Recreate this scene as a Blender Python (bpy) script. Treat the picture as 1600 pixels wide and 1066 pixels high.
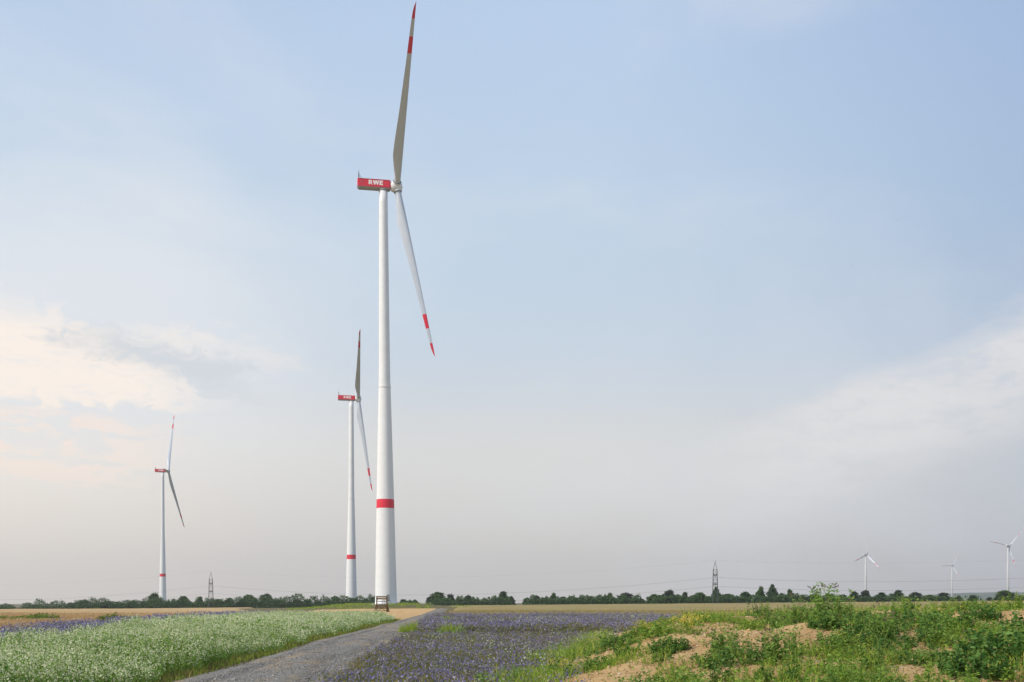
import bpy, math, random
import numpy as np
from mathutils import Matrix, Vector

for o in list(bpy.data.objects):
    bpy.data.objects.remove(o)
rng = np.random.default_rng(7)
random.seed(7)
R = math.radians
scene = bpy.context.scene
C = scene.collection
F = 1555.0 / 1600.0          # focal length in picture widths
CAM_H = 2.0

# ------------------------------------------------------------------ camera
cam_d = bpy.data.cameras.new('camera')
cam = bpy.data.objects.new('camera', cam_d)
C.objects.link(cam)
cam.location = (0, 0, CAM_H)
cam.rotation_euler = (R(90), 0, 0)
cam_d.sensor_width = 36
cam_d.lens = 36 * F
cam_d.shift_y = (942 - 533) / 1600
cam_d.clip_start = 0.1
cam_d.clip_end = 40000
scene.camera = cam

# ------------------------------------------------------------------ light
SUN_AZ, SUN_EL = -120.0, 40.0        # degrees from the view direction, left negative
sun_d = bpy.data.lights.new('sun', 'SUN')
sun_d.energy = 2.5
sun_d.angle = R(9)
sun_d.color = (1.0, 0.92, 0.80)
sun = bpy.data.objects.new('sun', sun_d)
C.objects.link(sun)
sdir = Vector((math.sin(R(SUN_AZ)) * math.cos(R(SUN_EL)), math.cos(R(SUN_AZ)) * math.cos(R(SUN_EL)), math.sin(R(SUN_EL))))
sun.rotation_euler = sdir.to_track_quat('Z', 'Y').to_euler()

scene.view_settings.view_transform = 'Standard'
scene.view_settings.look = 'None'
scene.view_settings.gamma = 1
scene.view_settings.use_curve_mapping = False
scene.view_settings.exposure = 0.5

class NT:
    """small helper to write node trees"""
    def __init__(s, tree):
        s.t = tree
    def n(s, typ, **kw):
        nd = s.t.nodes.new(typ)
        for k, v in kw.items():
            setattr(nd, k, v)
        return nd
    def set(s, inp, v):
        if hasattr(v, 'is_output') or isinstance(v, bpy.types.NodeSocket):
            s.t.links.new(v, inp)
        elif v is not None:
            if hasattr(inp.default_value, '__len__') and isinstance(v, (tuple, list)) and len(v) == 3 and len(inp.default_value) == 4:
                v = tuple(v) + (1,)
            inp.default_value = v
    def m(s, op, a, b=None, c=None, clamp=False):
        nd = s.n('ShaderNodeMath', operation=op, use_clamp=clamp)
        s.set(nd.inputs[0], a)
        if b is not None: s.set(nd.inputs[1], b)
        if c is not None: s.set(nd.inputs[2], c)
        return nd.outputs[0]
    def smooth(s, v, a, b, lo=0.0, hi=1.0):
        nd = s.n('ShaderNodeMapRange', interpolation_type='SMOOTHSTEP')
        s.set(nd.inputs['Value'], v)
        s.set(nd.inputs['From Min'], a); s.set(nd.inputs['From Max'], b)
        s.set(nd.inputs['To Min'], lo); s.set(nd.inputs['To Max'], hi)
        return nd.outputs['Result']
    def mix(s, f, a, b, mode='MIX'):
        nd = s.n('ShaderNodeMix', data_type='RGBA', blend_type=mode)
        s.set(nd.inputs[0], f); s.set(nd.inputs[6], a); s.set(nd.inputs[7], b)   # RGBA sockets are the third pair
        return nd.outputs[2]
    def noise(s, vec, scale, detail=4, rough=0.55, dist=0.0, out='Fac'):
        nd = s.n('ShaderNodeTexNoise')
        if vec is not None: s.set(nd.inputs['Vector'], vec)
        nd.inputs['Scale'].default_value = scale
        nd.inputs['Detail'].default_value = detail
        nd.inputs['Roughness'].default_value = rough
        nd.inputs['Distortion'].default_value = dist
        return nd.outputs[out]
    def ramp(s, fac, stops, interp='LINEAR'):
        nd = s.n('ShaderNodeValToRGB')
        s.set(nd.inputs[0], fac)
        cr = nd.color_ramp
        cr.interpolation = interp
        while len(cr.elements) > 1:
            cr.elements.remove(cr.elements[-1])
        for i, (p, c) in enumerate(stops):
            e = cr.elements[0] if i == 0 else cr.elements.new(p)
            e.position = p
            e.color = tuple(c) + (1,)
        return nd.outputs[0]

# ------------------------------------------------------------------ sky
world = bpy.data.worlds.new('World')
scene.world = world
world.use_nodes = True
wt = world.node_tree
for n_ in list(wt.nodes): wt.nodes.remove(n_)
W = NT(wt)
sky = W.n('ShaderNodeTexSky', sky_type='NISHITA', sun_disc=False)
sky.sun_elevation = R(SUN_EL)
sky.sun_rotation = R(SUN_AZ)
sky.altitude = 100
sky.air_density = 1.0
sky.dust_density = 1.5
sky.ozone_density = 1.2
tc = W.n('ShaderNodeTexCoord')
sep = W.n('ShaderNodeSeparateXYZ')
wt.links.new(tc.outputs['Generated'], sep.inputs[0])
dx, dy, dz = sep.outputs
az = W.m('MULTIPLY', W.m('ARCTAN2', dx, dy), 180 / math.pi)
el = W.m('MULTIPLY', W.m('ARCSINE', dz), 180 / math.pi)
def cvec(kx, ky, off=0.0):
    nd = W.n('ShaderNodeCombineXYZ')
    W.set(nd.inputs[0], W.m('MULTIPLY', az, kx))
    W.set(nd.inputs[1], W.m('MULTIPLY', el, ky))
    nd.inputs[2].default_value = off
    return nd.outputs[0]
nz_big = W.noise(cvec(0.05, 0.10, 1.3), 1.0, 5, 0.5)
nz_mid = W.noise(cvec(0.09, 0.28, 4.1), 1.0, 6, 0.55, 0.3)
nz_fine = W.noise(cvec(0.22, 0.9, 7.7), 1.0, 7, 0.6, 0.4)
blue = W.mix(1.0, sky.outputs[0], (0.076, 0.076, 0.076), 'MULTIPLY')
# thin high veil: nearly opaque at the horizon, thinning towards the zenith
nz_edge = W.noise(cvec(0.65, 1.3, 11.3), 1.0, 9, 0.66, 0.7)
el_n = W.m('DIVIDE', W.m('MAXIMUM', el, 0.0), 90.0, clamp=True)
veil_col = W.ramp(el_n, [(0.0, (0.455, 0.43, 0.41)), (0.03, (0.485, 0.465, 0.445)), (0.065, (0.53, 0.52, 0.505)), (0.10, (0.54, 0.54, 0.525)),
                         (0.125, (0.485, 0.515, 0.545)), (0.155, (0.44, 0.50, 0.57)), (0.21, (0.41, 0.50, 0.585)), (0.33, (0.395, 0.50, 0.66)), (1.0, (0.38, 0.485, 0.665))], 'B_SPLINE')
veil_f = W.smooth(el, 2.0, 60.0, 0.96, 0.70)
veil_f = W.m('ADD', veil_f, W.m('MULTIPLY', W.m('SUBTRACT', nz_big, 0.5), 0.12), clamp=True)
col = W.mix(veil_f, blue, veil_col)
# cooler and deeper away from the hidden sun, brighter towards it
col = W.mix(1.0, col, W.ramp(W.smooth(az, 2.0, 40.0), [(0.0, (1, 1, 1)), (0.75, (0.75, 0.80, 0.89)), (1.0, (0.71, 0.77, 0.87))]), 'MULTIPLY')
lf = W.m('MULTIPLY', W.smooth(az, -4.0, -32.0), W.smooth(el, 30.0, 12.0))
col = W.mix(lf, col, W.mix(1.0, col, (1.24, 1.17, 1.10), 'MULTIPLY'))
# broad pale drifts in the veil
drift = W.smooth(W.noise(cvec(0.035, 0.075, 21.0), 1.0, 5, 0.55, 0.6), 0.46, 0.70)
col = W.mix(W.m('MULTIPLY', drift, 0.30), col, (0.53, 0.56, 0.60))
# pale veil cloud upper left
m = W.m('MULTIPLY', W.smooth(W.m('ADD', az, W.m('MULTIPLY', W.m('SUBTRACT', nz_mid, 0.5), 8.0)), -6.0, -22.0), W.smooth(W.m('ADD', el, W.m('MULTIPLY', W.m('SUBTRACT', nz_mid, 0.5), 12.0)), 27.0, 15.0))
col = W.mix(W.m('MULTIPLY', W.m('MULTIPLY', m, W.smooth(el, 5.0, 12.0)), 0.75), col, (0.56, 0.58, 0.61))
# cream cloud on the left
e1 = W.m('ADD', el, W.m('ADD', W.m('MULTIPLY', W.m('SUBTRACT', nz_mid, 0.5), 2.2), W.m('MULTIPLY', W.m('SUBTRACT', nz_edge, 0.5), 3.2)))
a1 = W.m('ADD', az, W.m('ADD', W.m('MULTIPLY', W.m('SUBTRACT', nz_fine, 0.5), 8.0), W.m('MULTIPLY', W.m('SUBTRACT', nz_edge, 0.5), 7.0)))
low_edge = W.smooth(e1, 10.1, 10.8)
top_edge = W.smooth(e1, 16.2, 13.6)
right_edge = W.smooth(W.m('ADD', a1, W.m('MULTIPLY', e1, 1.9)), 5.2, 3.2)
right_edge = W.m('MULTIPLY', right_edge, W.smooth(a1, -16.0, -21.0))
mc = W.m('MULTIPLY', W.m('MULTIPLY', low_edge, top_edge), right_edge)
mc = W.m('MULTIPLY', mc, W.smooth(W.m('ADD', W.m('MULTIPLY', nz_edge, 0.5), W.m('MULTIPLY', nz_fine, 0.5)), 0.36, 0.52, 0.55, 1.0))
col = W.mix(W.m('MULTIPLY', mc, 0.95), col, (0.725, 0.65, 0.585))
# bright rim above the grey cloud
rim = W.m('MULTIPLY', W.smooth(W.m('ABSOLUTE', W.m('ADD', a1, 18.6)), 4.2, 1.0), W.smooth(W.m('ABSOLUTE', W.m('SUBTRACT', e1, 14.0)), 1.2, 0.1))
col = W.mix(W.m('MULTIPLY', rim, 0.65), col, (0.66, 0.62, 0.585))
rim2 = W.m('MULTIPLY', W.smooth(W.m('ABSOLUTE', W.m('ADD', a1, 13.9)), 3.0, 0.6), W.smooth(W.m('ABSOLUTE', W.m('SUBTRACT', e1, 13.4)), 1.3, 0.1))
col = W.mix(W.m('MULTIPLY', rim2, 0.45), col, (0.62, 0.60, 0.58))
# small grey cloud on its right shoulder
gl = W.m('ADD', W.m('SUBTRACT', e1, 12.7), W.m('MULTIPLY', W.m('ADD', az, 18.0), 0.20))
gmask = W.m('MULTIPLY', W.smooth(W.m('ABSOLUTE', W.m('ADD', a1, 19.2)), 6.4, 2.5), W.smooth(W.m('ABSOLUTE', gl), 1.35, 0.25))
col = W.mix(W.m('MULTIPLY', gmask, 0.80), col, (0.465, 0.495, 0.53))
# low wisps
wis = W.m('MULTIPLY', W.smooth(W.m('ADD', W.m('MULTIPLY', nz_fine, 0.7), W.m('MULTIPLY', nz_edge, 0.3)), 0.465, 0.54), W.m('MULTIPLY', W.smooth(az, -16.0, -24.0), W.m('MULTIPLY', W.smooth(el, 5.0, 7.0), W.smooth(el, 10.4, 9.4))))
col = W.mix(W.m('MULTIPLY', wis, 0.9), col, (0.69, 0.60, 0.54))
# white bank on the right, its upper edge rising to the right
edge = W.m('SUBTRACT', el, W.m('MULTIPLY', W.m('SUBTRACT', az, 13.0), 0.34))
edge = W.m('ADD', edge, W.m('ADD', W.m('MULTIPLY', W.m('SUBTRACT', nz_mid, 0.5), 3.6), W.m('MULTIPLY', W.m('SUBTRACT', nz_edge, 0.5), 1.4)))
wb = W.m('MULTIPLY', W.smooth(edge, 10.6, 9.0), W.smooth(edge, 2.0, 7.2))
wb = W.m('MULTIPLY', wb, W.smooth(az, 8.0, 17.0))
wb = W.m('MULTIPLY', wb, W.smooth(W.m('ADD', W.m('MULTIPLY', nz_fine, 0.6), W.m('MULTIPLY', nz_edge, 0.4)), 0.36, 0.56, 0.45, 1.0))
col = W.mix(W.m('MULTIPLY', wb, 0.85), col, (0.56, 0.555, 0.555))
bg = W.n('ShaderNodeBackground')
wt.links.new(col, bg.inputs['Color'])
bg.inputs['Strength'].default_value = 1.0
wo = W.n('ShaderNodeOutputWorld')
wt.links.new(bg.outputs[0], wo.inputs['Surface'])

# ------------------------------------------------------------------ materials
def new_mat(name):
    m = bpy.data.materials.new(name)
    m.use_nodes = True
    for n_ in list(m.node_tree.nodes): m.node_tree.nodes.remove(n_)
    return m, NT(m.node_tree)

def finish(m, T, color, rough=0.8, bump=None, bump_d=0.02, bump_s=0.5, spec=0.3, trans=None):
    p = T.n('ShaderNodeBsdfPrincipled')
    T.set(p.inputs['Base Color'], color)
    T.set(p.inputs['Roughness'], rough)
    p.inputs['Specular IOR Level'].default_value = spec
    if bump is not None:
        b = T.n('ShaderNodeBump')
        b.inputs['Strength'].default_value = bump_s
        b.inputs['Distance'].default_value = bump_d
        T.set(b.inputs['Height'], bump)
        m.node_tree.links.new(b.outputs[0], p.inputs['Normal'])
    out = T.n('ShaderNodeOutputMaterial')
    sh = p.outputs[0]
    if trans:
        tr = T.n('ShaderNodeBsdfTranslucent')
        T.set(tr.inputs['Color'], color)
        mx = T.n('ShaderNodeMixShader')
        mx.inputs[0].default_value = trans
        m.node_tree.links.new(sh, mx.inputs[1]); m.node_tree.links.new(tr.outputs[0], mx.inputs[2])
        sh = mx.outputs[0]
    m.node_tree.links.new(sh, out.inputs[0])
    return m

def pos(T):
    return T.n('ShaderNodeNewGeometry').outputs['Position']
def objc(T):
    return T.n('ShaderNodeTexCoord').outputs['Object']
def island(T):
    return T.n('ShaderNodeNewGeometry').outputs['Random Per Island']

def leaf_mat(name, stops, trans=0.35, patch=0.0, patch_scale=0.5, patch_col=None, rough=0.65):
    """colour varies from leaf to leaf, with drifts of a second tone"""
    m, T = new_mat(name)
    c = T.ramp(island(T), stops)
    if patch_col:
        n = T.noise(pos(T), patch_scale, 3)
        c = T.mix(T.smooth(n, 0.45, 0.68, 0.0, patch), c, patch_col)
    return finish(m, T, c, rough, spec=0.25, trans=trans)

def paint_mat(name, c, rough=0.45, dirt=0.06, dscale=0.35, spec=0.4):
    m, T = new_mat(name)
    n = T.noise(objc(T), dscale, 6, 0.6)
    dark = tuple(x * (1 - 1.2 * dirt) for x in c)
    col_ = T.mix(T.smooth(n, 0.35, 0.75, 0, 1), c, dark)
    return finish(m, T, col_, rough, spec=spec)

MAT = {}
MAT['white_paint'] = paint_mat('white_paint', (0.75, 0.77, 0.79))
def concrete():
    m, T = new_mat('painted_concrete')
    o = objc(T)
    n = T.noise(o, 0.5, 6, 0.6)
    mp = T.n('ShaderNodeMapping'); mp.inputs['Scale'].default_value = (2.0, 2.0, 0.05)
    m.node_tree.links.new(o, mp.inputs[0])
    st = T.noise(mp.outputs[0], 1.0, 5, 0.6)
    c = T.mix(T.smooth(n, 0.35, 0.75), (0.75, 0.77, 0.79), (0.73, 0.75, 0.77))
    c = T.mix(T.smooth(st, 0.55, 0.8, 0, 0.15), c, (0.62, 0.63, 0.62))
    return finish(m, T, c, 0.7)
MAT['concrete'] = concrete()
MAT['red_paint'] = paint_mat('red_paint', (0.70, 0.026, 0.055), 0.4, 0.05)
MAT['grey_paint'] = paint_mat('grey_paint', (0.33, 0.335, 0.33), 0.6, 0.08)
MAT['dark_metal'] = paint_mat('dark_metal', (0.06, 0.065, 0.075), 0.5, 0.1)
MAT['dark_ring'] = paint_mat('dark_ring', (0.17, 0.18, 0.18), 0.6, 0.1)
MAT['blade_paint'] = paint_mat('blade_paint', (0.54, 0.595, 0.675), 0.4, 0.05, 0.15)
MAT['light_grey_paint'] = paint_mat('light_grey_paint', (0.50, 0.51, 0.52), 0.5, 0.05)
MAT['lettering'] = paint_mat('lettering', (0.88, 0.88, 0.88), 0.5, 0.02)
MAT['steel'] = paint_mat('galvanised_steel', (0.075, 0.078, 0.078), 0.5, 0.15)
MAT['cable'] = paint_mat('aluminium_cable', (0.10, 0.10, 0.10), 0.5, 0.05)
MAT['bird'] = paint_mat('bird_feathers', (0.02, 0.02, 0.022), 0.8, 0.1)

def wood():
    m, T = new_mat('weathered_wood')
    mp = T.n('ShaderNodeMapping'); mp.inputs['Scale'].default_value = (9, 9, 1.2)
    m.node_tree.links.new(objc(T), mp.inputs[0])
    n = T.noise(mp.outputs[0], 2.0, 5, 0.6)
    c = T.ramp(n, [(0.25, (0.055, 0.032, 0.018)), (0.6, (0.13, 0.08, 0.042)), (0.8, (0.21, 0.14, 0.075))])
    return finish(m, T, c, 0.85, n, 0.01)
MAT['wood'] = wood()
def fresh_wood():
    m, T = new_mat('sawn_boards')
    mp = T.n('ShaderNodeMapping'); mp.inputs['Scale'].default_value = (1.2, 9, 9)
    m.node_tree.links.new(objc(T), mp.inputs[0])
    n = T.noise(mp.outputs[0], 2.0, 5, 0.6)
    c = T.ramp(n, [(0.25, (0.30, 0.21, 0.10)), (0.75, (0.46, 0.36, 0.20))])
    return finish(m, T, c, 0.85, n, 0.01)
MAT['boards'] = fresh_wood()

def ground_mat():
    m, T = new_mat('field_soil')
    p = pos(T)
    n1 = T.noise(p, 0.25, 6, 0.6)
    n2 = T.noise(p, 3.0, 6, 0.65)
    c = T.mix(T.smooth(n1, 0.35, 0.65), (0.16, 0.12, 0.065), (0.10, 0.11, 0.04))
    c = T.mix(T.smooth(n2, 0.4, 0.7, 0, 0.5), c, (0.22, 0.16, 0.09))
    return finish(m, T, c, 0.95, n2, 0.05, 0.6, 0.1)
MAT['ground'] = ground_mat()

def sand_mat(name, bankish=True):
    m, T = new_mat(name)
    p = pos(T)
    n1 = T.noise(p, 0.5, 6, 0.6)
    n2 = T.noise(p, 4.0, 8, 0.7)
    n3 = T.noise(p, 22.0, 5, 0.7)
    c = T.ramp(n1, [(0.3, (0.40, 0.24, 0.10)), (0.5, (0.56, 0.37, 0.175)), (0.7, (0.66, 0.47, 0.245))])
    c = T.mix(T.smooth(n2, 0.45, 0.75, 0, 0.5), c, (0.30, 0.165, 0.075))
    c = T.mix(T.smooth(n3, 0.5, 0.8, 0, 0.45), c, (0.68, 0.51, 0.28))
    h = T.m('ADD', T.m('MULTIPLY', n2, 1.0), T.m('MULTIPLY', n3, 0.45))
    return finish(m, T, c, 0.95, h, 0.12, 0.9, 0.1)
MAT['sand'] = sand_mat('sandy_loam')

def path_mat():
    m, T = new_mat('gravel_road')
    p = pos(T)
    vo = T.n('ShaderNodeTexVoronoi'); vo.inputs['Scale'].default_value = 16.0
    m.node_tree.links.new(p, vo.inputs['Vector'])
    n3 = T.noise(p, 30.0, 4, 0.7)
    mp = T.n('ShaderNodeMapping'); mp.inputs['Scale'].default_value = (1.0, 0.28, 1); mp.inputs['Rotation'].default_value = (0, 0, R(3))
    m.node_tree.links.new(p, mp.inputs[0])
    n1 = T.noise(mp.outputs[0], 0.75, 6, 0.62)
    n2 = T.noise(p, 1.3, 6, 0.62)
    c = T.ramp(T.m('MULTIPLY', T.m('ADD', vo.outputs['Distance'], n3), 0.6), [(0.2, (0.06, 0.057, 0.052)), (0.5, (0.155, 0.144, 0.127)), (0.8, (0.32, 0.30, 0.265))])
    bw = T.n('ShaderNodeRGBToBW'); m.node_tree.links.new(vo.outputs['Color'], bw.inputs[0])
    c = T.mix(T.smooth(bw.outputs[0], 0.55, 0.95, 0, 0.7), c, (0.38, 0.365, 0.34))
    c = T.mix(T.smooth(n2, 0.42, 0.7, 0, 0.35), c, (0.16, 0.152, 0.14))
    ln = T.n('ShaderNodeAttribute'); ln.attribute_name = 'lane'
    la = T.m('ABSOLUTE', T.m('ADD', ln.outputs['Fac'], T.m('MULTIPLY', T.m('SUBTRACT', n1, 0.5), 0.35)))
    # wheel tracks pressed dark and smooth, dusty crown between them
    tr = T.m('MULTIPLY', T.smooth(T.m('ABSOLUTE', T.m('SUBTRACT', la, 0.48)), 0.24, 0.06), T.smooth(n2, 0.3, 0.6, 0.35, 0.8))
    c = T.mix(T.m('MULTIPLY', tr, 0.8), c, (0.10, 0.094, 0.084))
    c = T.mix(T.m('MULTIPLY', T.smooth(la, 0.80, 0.99), 0.5), c, (0.22, 0.165, 0.105))
    # sandy wash where earth has been carried onto the stones
    s = T.smooth(T.m('ADD', T.m('MULTIPLY', n1, 0.75), T.m('MULTIPLY', n2, 0.35)), 0.565, 0.64, 0, 0.85)
    c = T.mix(s, c, (0.34, 0.255, 0.155))
    h = T.m('ADD', vo.outputs['Distance'], T.m('MULTIPLY', n3, 0.5))
    return finish(m, T, c, 0.9, h, 0.06, 0.8, 0.2)
MAT['path'] = path_mat()

def wheat_sheet(name, c1, c2, c3, green=0.0):
    m, T = new_mat(name)
    p = pos(T)
    mp = T.n('ShaderNodeMapping'); mp.inputs['Rotation'].default_value = (0, 0, R(12)); mp.inputs['Scale'].default_value = (0.05, 0.5, 1)
    m.node_tree.links.new(p, mp.inputs[0])
    n1 = T.noise(p, 0.02, 5, 0.6)
    n2 = T.noise(mp.outputs[0], 1.0, 5, 0.6)
    n3 = T.noise(p, 6.0, 5, 0.75)
    c = T.mix(T.smooth(n1, 0.35, 0.65), c1, c2)
    c = T.mix(T.smooth(n2, 0.45, 0.7, 0, 0.6), c, c3)
    c = T.mix(T.smooth(n3, 0.4, 0.75, 0, 0.45), c, tuple(x * 0.7 for x in c3))
    return finish(m, T, c, 0.9, n3, 0.25, 0.8, 0.1)
MAT['wheat_left'] = wheat_sheet('ripe_wheat', (0.58, 0.41, 0.215), (0.53, 0.37, 0.19), (0.44, 0.29, 0.135))
MAT['wheat_right'] = wheat_sheet('ripening_wheat', (0.37, 0.28, 0.125), (0.31, 0.255, 0.11), (0.235, 0.195, 0.07))
MAT['hills'] = None
def hill_mat():
    m, T = new_mat('distant_woods')
    n = T.noise(pos(T), 0.004, 6, 0.6)
    c = T.mix(T.smooth(n, 0.4, 0.65), (0.045, 0.075, 0.045), (0.10, 0.12, 0.06))
    return finish(m, T, c, 0.95, spec=0.1)
MAT['hills'] = hill_mat()

G = lambda a, b, c: (a, b, c)
MAT['stem'] = leaf_mat('plant_stem', [(0, (0.108, 0.157, 0.026)), (0.5, (0.168, 0.224, 0.038)), (1, (0.264, 0.269, 0.060))], 0.15)
MAT['buck_leaf'] = leaf_mat('flower_strip_leaf', [(0, (0.115, 0.246, 0.033)), (0.5, (0.218, 0.402, 0.066)), (1, (0.380, 0.552, 0.127))], 0.4)
MAT['white_bloom'] = leaf_mat('white_blossom', [(0, (0.499, 0.577, 0.275)), (0.4, (0.728, 0.762, 0.490)), (1, (0.884, 0.875, 0.662))], 0.35)
MAT['phac_leaf'] = leaf_mat('phacelia_leaf', [(0, (0.120, 0.134, 0.052)), (0.5, (0.192, 0.202, 0.076)), (1, (0.312, 0.258, 0.114))], 0.3, 0.5, 0.3, (0.264, 0.185, 0.095))
MAT['phac_bloom'] = leaf_mat('phacelia_blossom', [(0, (0.156, 0.135, 0.295)), (0.4, (0.249, 0.224, 0.442)), (0.75, (0.374, 0.343, 0.547)), (1, (0.623, 0.578, 0.674))], 0.3)
MAT['olive_leaf'] = leaf_mat('olive_weed_leaf', [(0, (0.090, 0.144, 0.024)), (0.5, (0.150, 0.225, 0.038)), (1, (0.252, 0.325, 0.066))], 0.3)
MAT['weed_leaf'] = leaf_mat('weed_leaf', [(0, (0.101, 0.203, 0.024)), (0.5, (0.194, 0.343, 0.042)), (1, (0.360, 0.504, 0.083))], 0.4, 0.6, 0.7, (0.317, 0.378, 0.058))
MAT['dark_leaf'] = leaf_mat('goosefoot_leaf', [(0, (0.042, 0.113, 0.018)), (0.5, (0.076, 0.180, 0.030)), (1, (0.165, 0.292, 0.064))], 0.3)
MAT['mugwort_leaf'] = leaf_mat('mugwort_leaf', [(0, (0.086, 0.189, 0.029)), (0.5, (0.173, 0.315, 0.050)), (1, (0.331, 0.463, 0.108))], 0.3)
MAT['grass'] = leaf_mat('green_grass', [(0, (0.137, 0.253, 0.024)), (0.5, (0.259, 0.406, 0.042)), (0.85, (0.432, 0.532, 0.070)), (1, (0.662, 0.574, 0.149))], 0.4, 0.5, 0.5, (0.288, 0.336, 0.050))
MAT['dry_grass'] = leaf_mat('dry_verge_grass', [(0, (0.13, 0.12, 0.035)), (0.5, (0.22, 0.18, 0.055)), (1, (0.33, 0.24, 0.10))], 0.3, 0.6, 0.5, (0.13, 0.17, 0.04))
MAT['straw'] = leaf_mat('wheat_straw', [(0, (0.38, 0.25, 0.11)), (0.5, (0.50, 0.34, 0.17)), (1, (0.60, 0.43, 0.24))], 0.3)
MAT['straw_r'] = leaf_mat('ripening_straw', [(0, (0.24, 0.22, 0.07)), (0.5, (0.34, 0.27, 0.11)), (1, (0.42, 0.33, 0.16))], 0.3)
MAT['yellow_bloom'] = leaf_mat('yellow_blossom', [(0, (0.55, 0.46, 0.05)), (1, (0.75, 0.66, 0.16))], 0.3)
MAT['seed_head'] = leaf_mat('brown_seed_head', [(0, (0.10, 0.06, 0.045)), (1, (0.20, 0.13, 0.09))], 0.1)
TREE_LEAF = [
    leaf_mat('tree_leaf_dark', [(0, (0.023, 0.064, 0.025)), (0.6, (0.049, 0.115, 0.037)), (1, (0.094, 0.175, 0.056))], 0.25),
    leaf_mat('tree_leaf_mid', [(0, (0.041, 0.092, 0.025)), (0.6, (0.081, 0.157, 0.040)), (1, (0.138, 0.217, 0.056))], 0.25),
    leaf_mat('tree_leaf_blue', [(0, (0.038, 0.064, 0.040)), (0.6, (0.070, 0.106, 0.065)), (1, (0.123, 0.154, 0.100))], 0.25)]
MAT['bark'] = paint_mat('bark', (0.075, 0.058, 0.042), 0.95, 0.2, 3.0)
MAT['stone'] = leaf_mat('field_stone', [(0, (0.30, 0.18, 0.08)), (0.7, (0.50, 0.33, 0.16)), (1, (0.60, 0.50, 0.37))], 0.0, rough=0.9)
MAT['pebble'] = leaf_mat('road_pebble', [(0, (0.10, 0.096, 0.09)), (0.6, (0.22, 0.21, 0.195)), (1, (0.44, 0.42, 0.39))], 0.0, rough=0.9)

# ------------------------------------------------------------------ mesh helpers
def tag(o, label=None, cat=None, group=None, kind=None):
    if label: o['label'] = label
    if cat: o['category'] = cat
    if group: o['group'] = group
    if kind: o['kind'] = kind
    return o

def link(name, me, parent=None, loc=None):
    o = bpy.data.objects.new(name, me)
    C.objects.link(o)
    if parent: o.parent = parent
    if loc is not None: o.location = loc
    return o

def empty(name, loc, rz=0):
    o = bpy.data.objects.new(name, None)
    C.objects.link(o)
    o.location = loc
    o.rotation_euler = (0, 0, rz)
    o.empty_display_size = 0.2
    return o

def quads_mesh(name, groups):
    """groups: list of (K,4,3) arrays with a material each -> one mesh of quads"""
    V, M = [], []
    for i, (q, mat) in enumerate(groups):
        V.append(q.reshape(-1, 3)); M.append(np.full(len(q), i, np.int32))
    V = np.concatenate(V).astype(np.float32); M = np.concatenate(M)
    nq = len(M)
    me = bpy.data.meshes.new(name)
    me.vertices.add(nq * 4); me.loops.add(nq * 4); me.polygons.add(nq)
    me.vertices.foreach_set('co', V.ravel())
    me.loops.foreach_set('vertex_index', np.arange(nq * 4, dtype=np.int32))
    me.polygons.foreach_set('loop_start', np.arange(0, nq * 4, 4, dtype=np.int32))
    me.polygons.foreach_set('loop_total', np.full(nq, 4, np.int32))
    me.polygons.foreach_set('material_index', M)
    for _, mat in groups: me.materials.append(mat)
    me.update(calc_edges=True)
    return me

def grid_mesh(name, X, Y, Z, mat, smooth=True, mask=None):
    """X,Y,Z 2-D arrays"""
    r, c = X.shape
    V = np.stack([X, Y, Z], -1).reshape(-1, 3)
    idx = np.arange(r * c).reshape(r, c)
    Fq = np.stack([idx[:-1, :-1], idx[:-1, 1:], idx[1:, 1:], idx[1:, :-1]], -1).reshape(-1, 4)
    if mask is not None:
        Fq = Fq[mask.reshape(-1)]
    me = bpy.data.meshes.new(name)
    me.from_pydata(V.tolist(), [], Fq.tolist())
    me.materials.append(mat)
    if smooth: me.polygons.foreach_set('use_smooth', np.ones(len(me.polygons), bool))
    me.update()
    return me

def pmesh(name, V, Fs, mats, mi=None, smooth=False):
    me = bpy.data.meshes.new(name)
    me.from_pydata([tuple(map(float, v)) for v in V], [], [tuple(f) for f in Fs])
    for m in (mats if isinstance(mats, (list, tuple)) else [mats]): me.materials.append(m)
    if mi is not None: me.polygons.foreach_set('material_index', np.array(mi, np.int32))
    if smooth: me.polygons.foreach_set('use_smooth', np.ones(len(me.polygons), bool))
    me.update()
    return me

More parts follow.
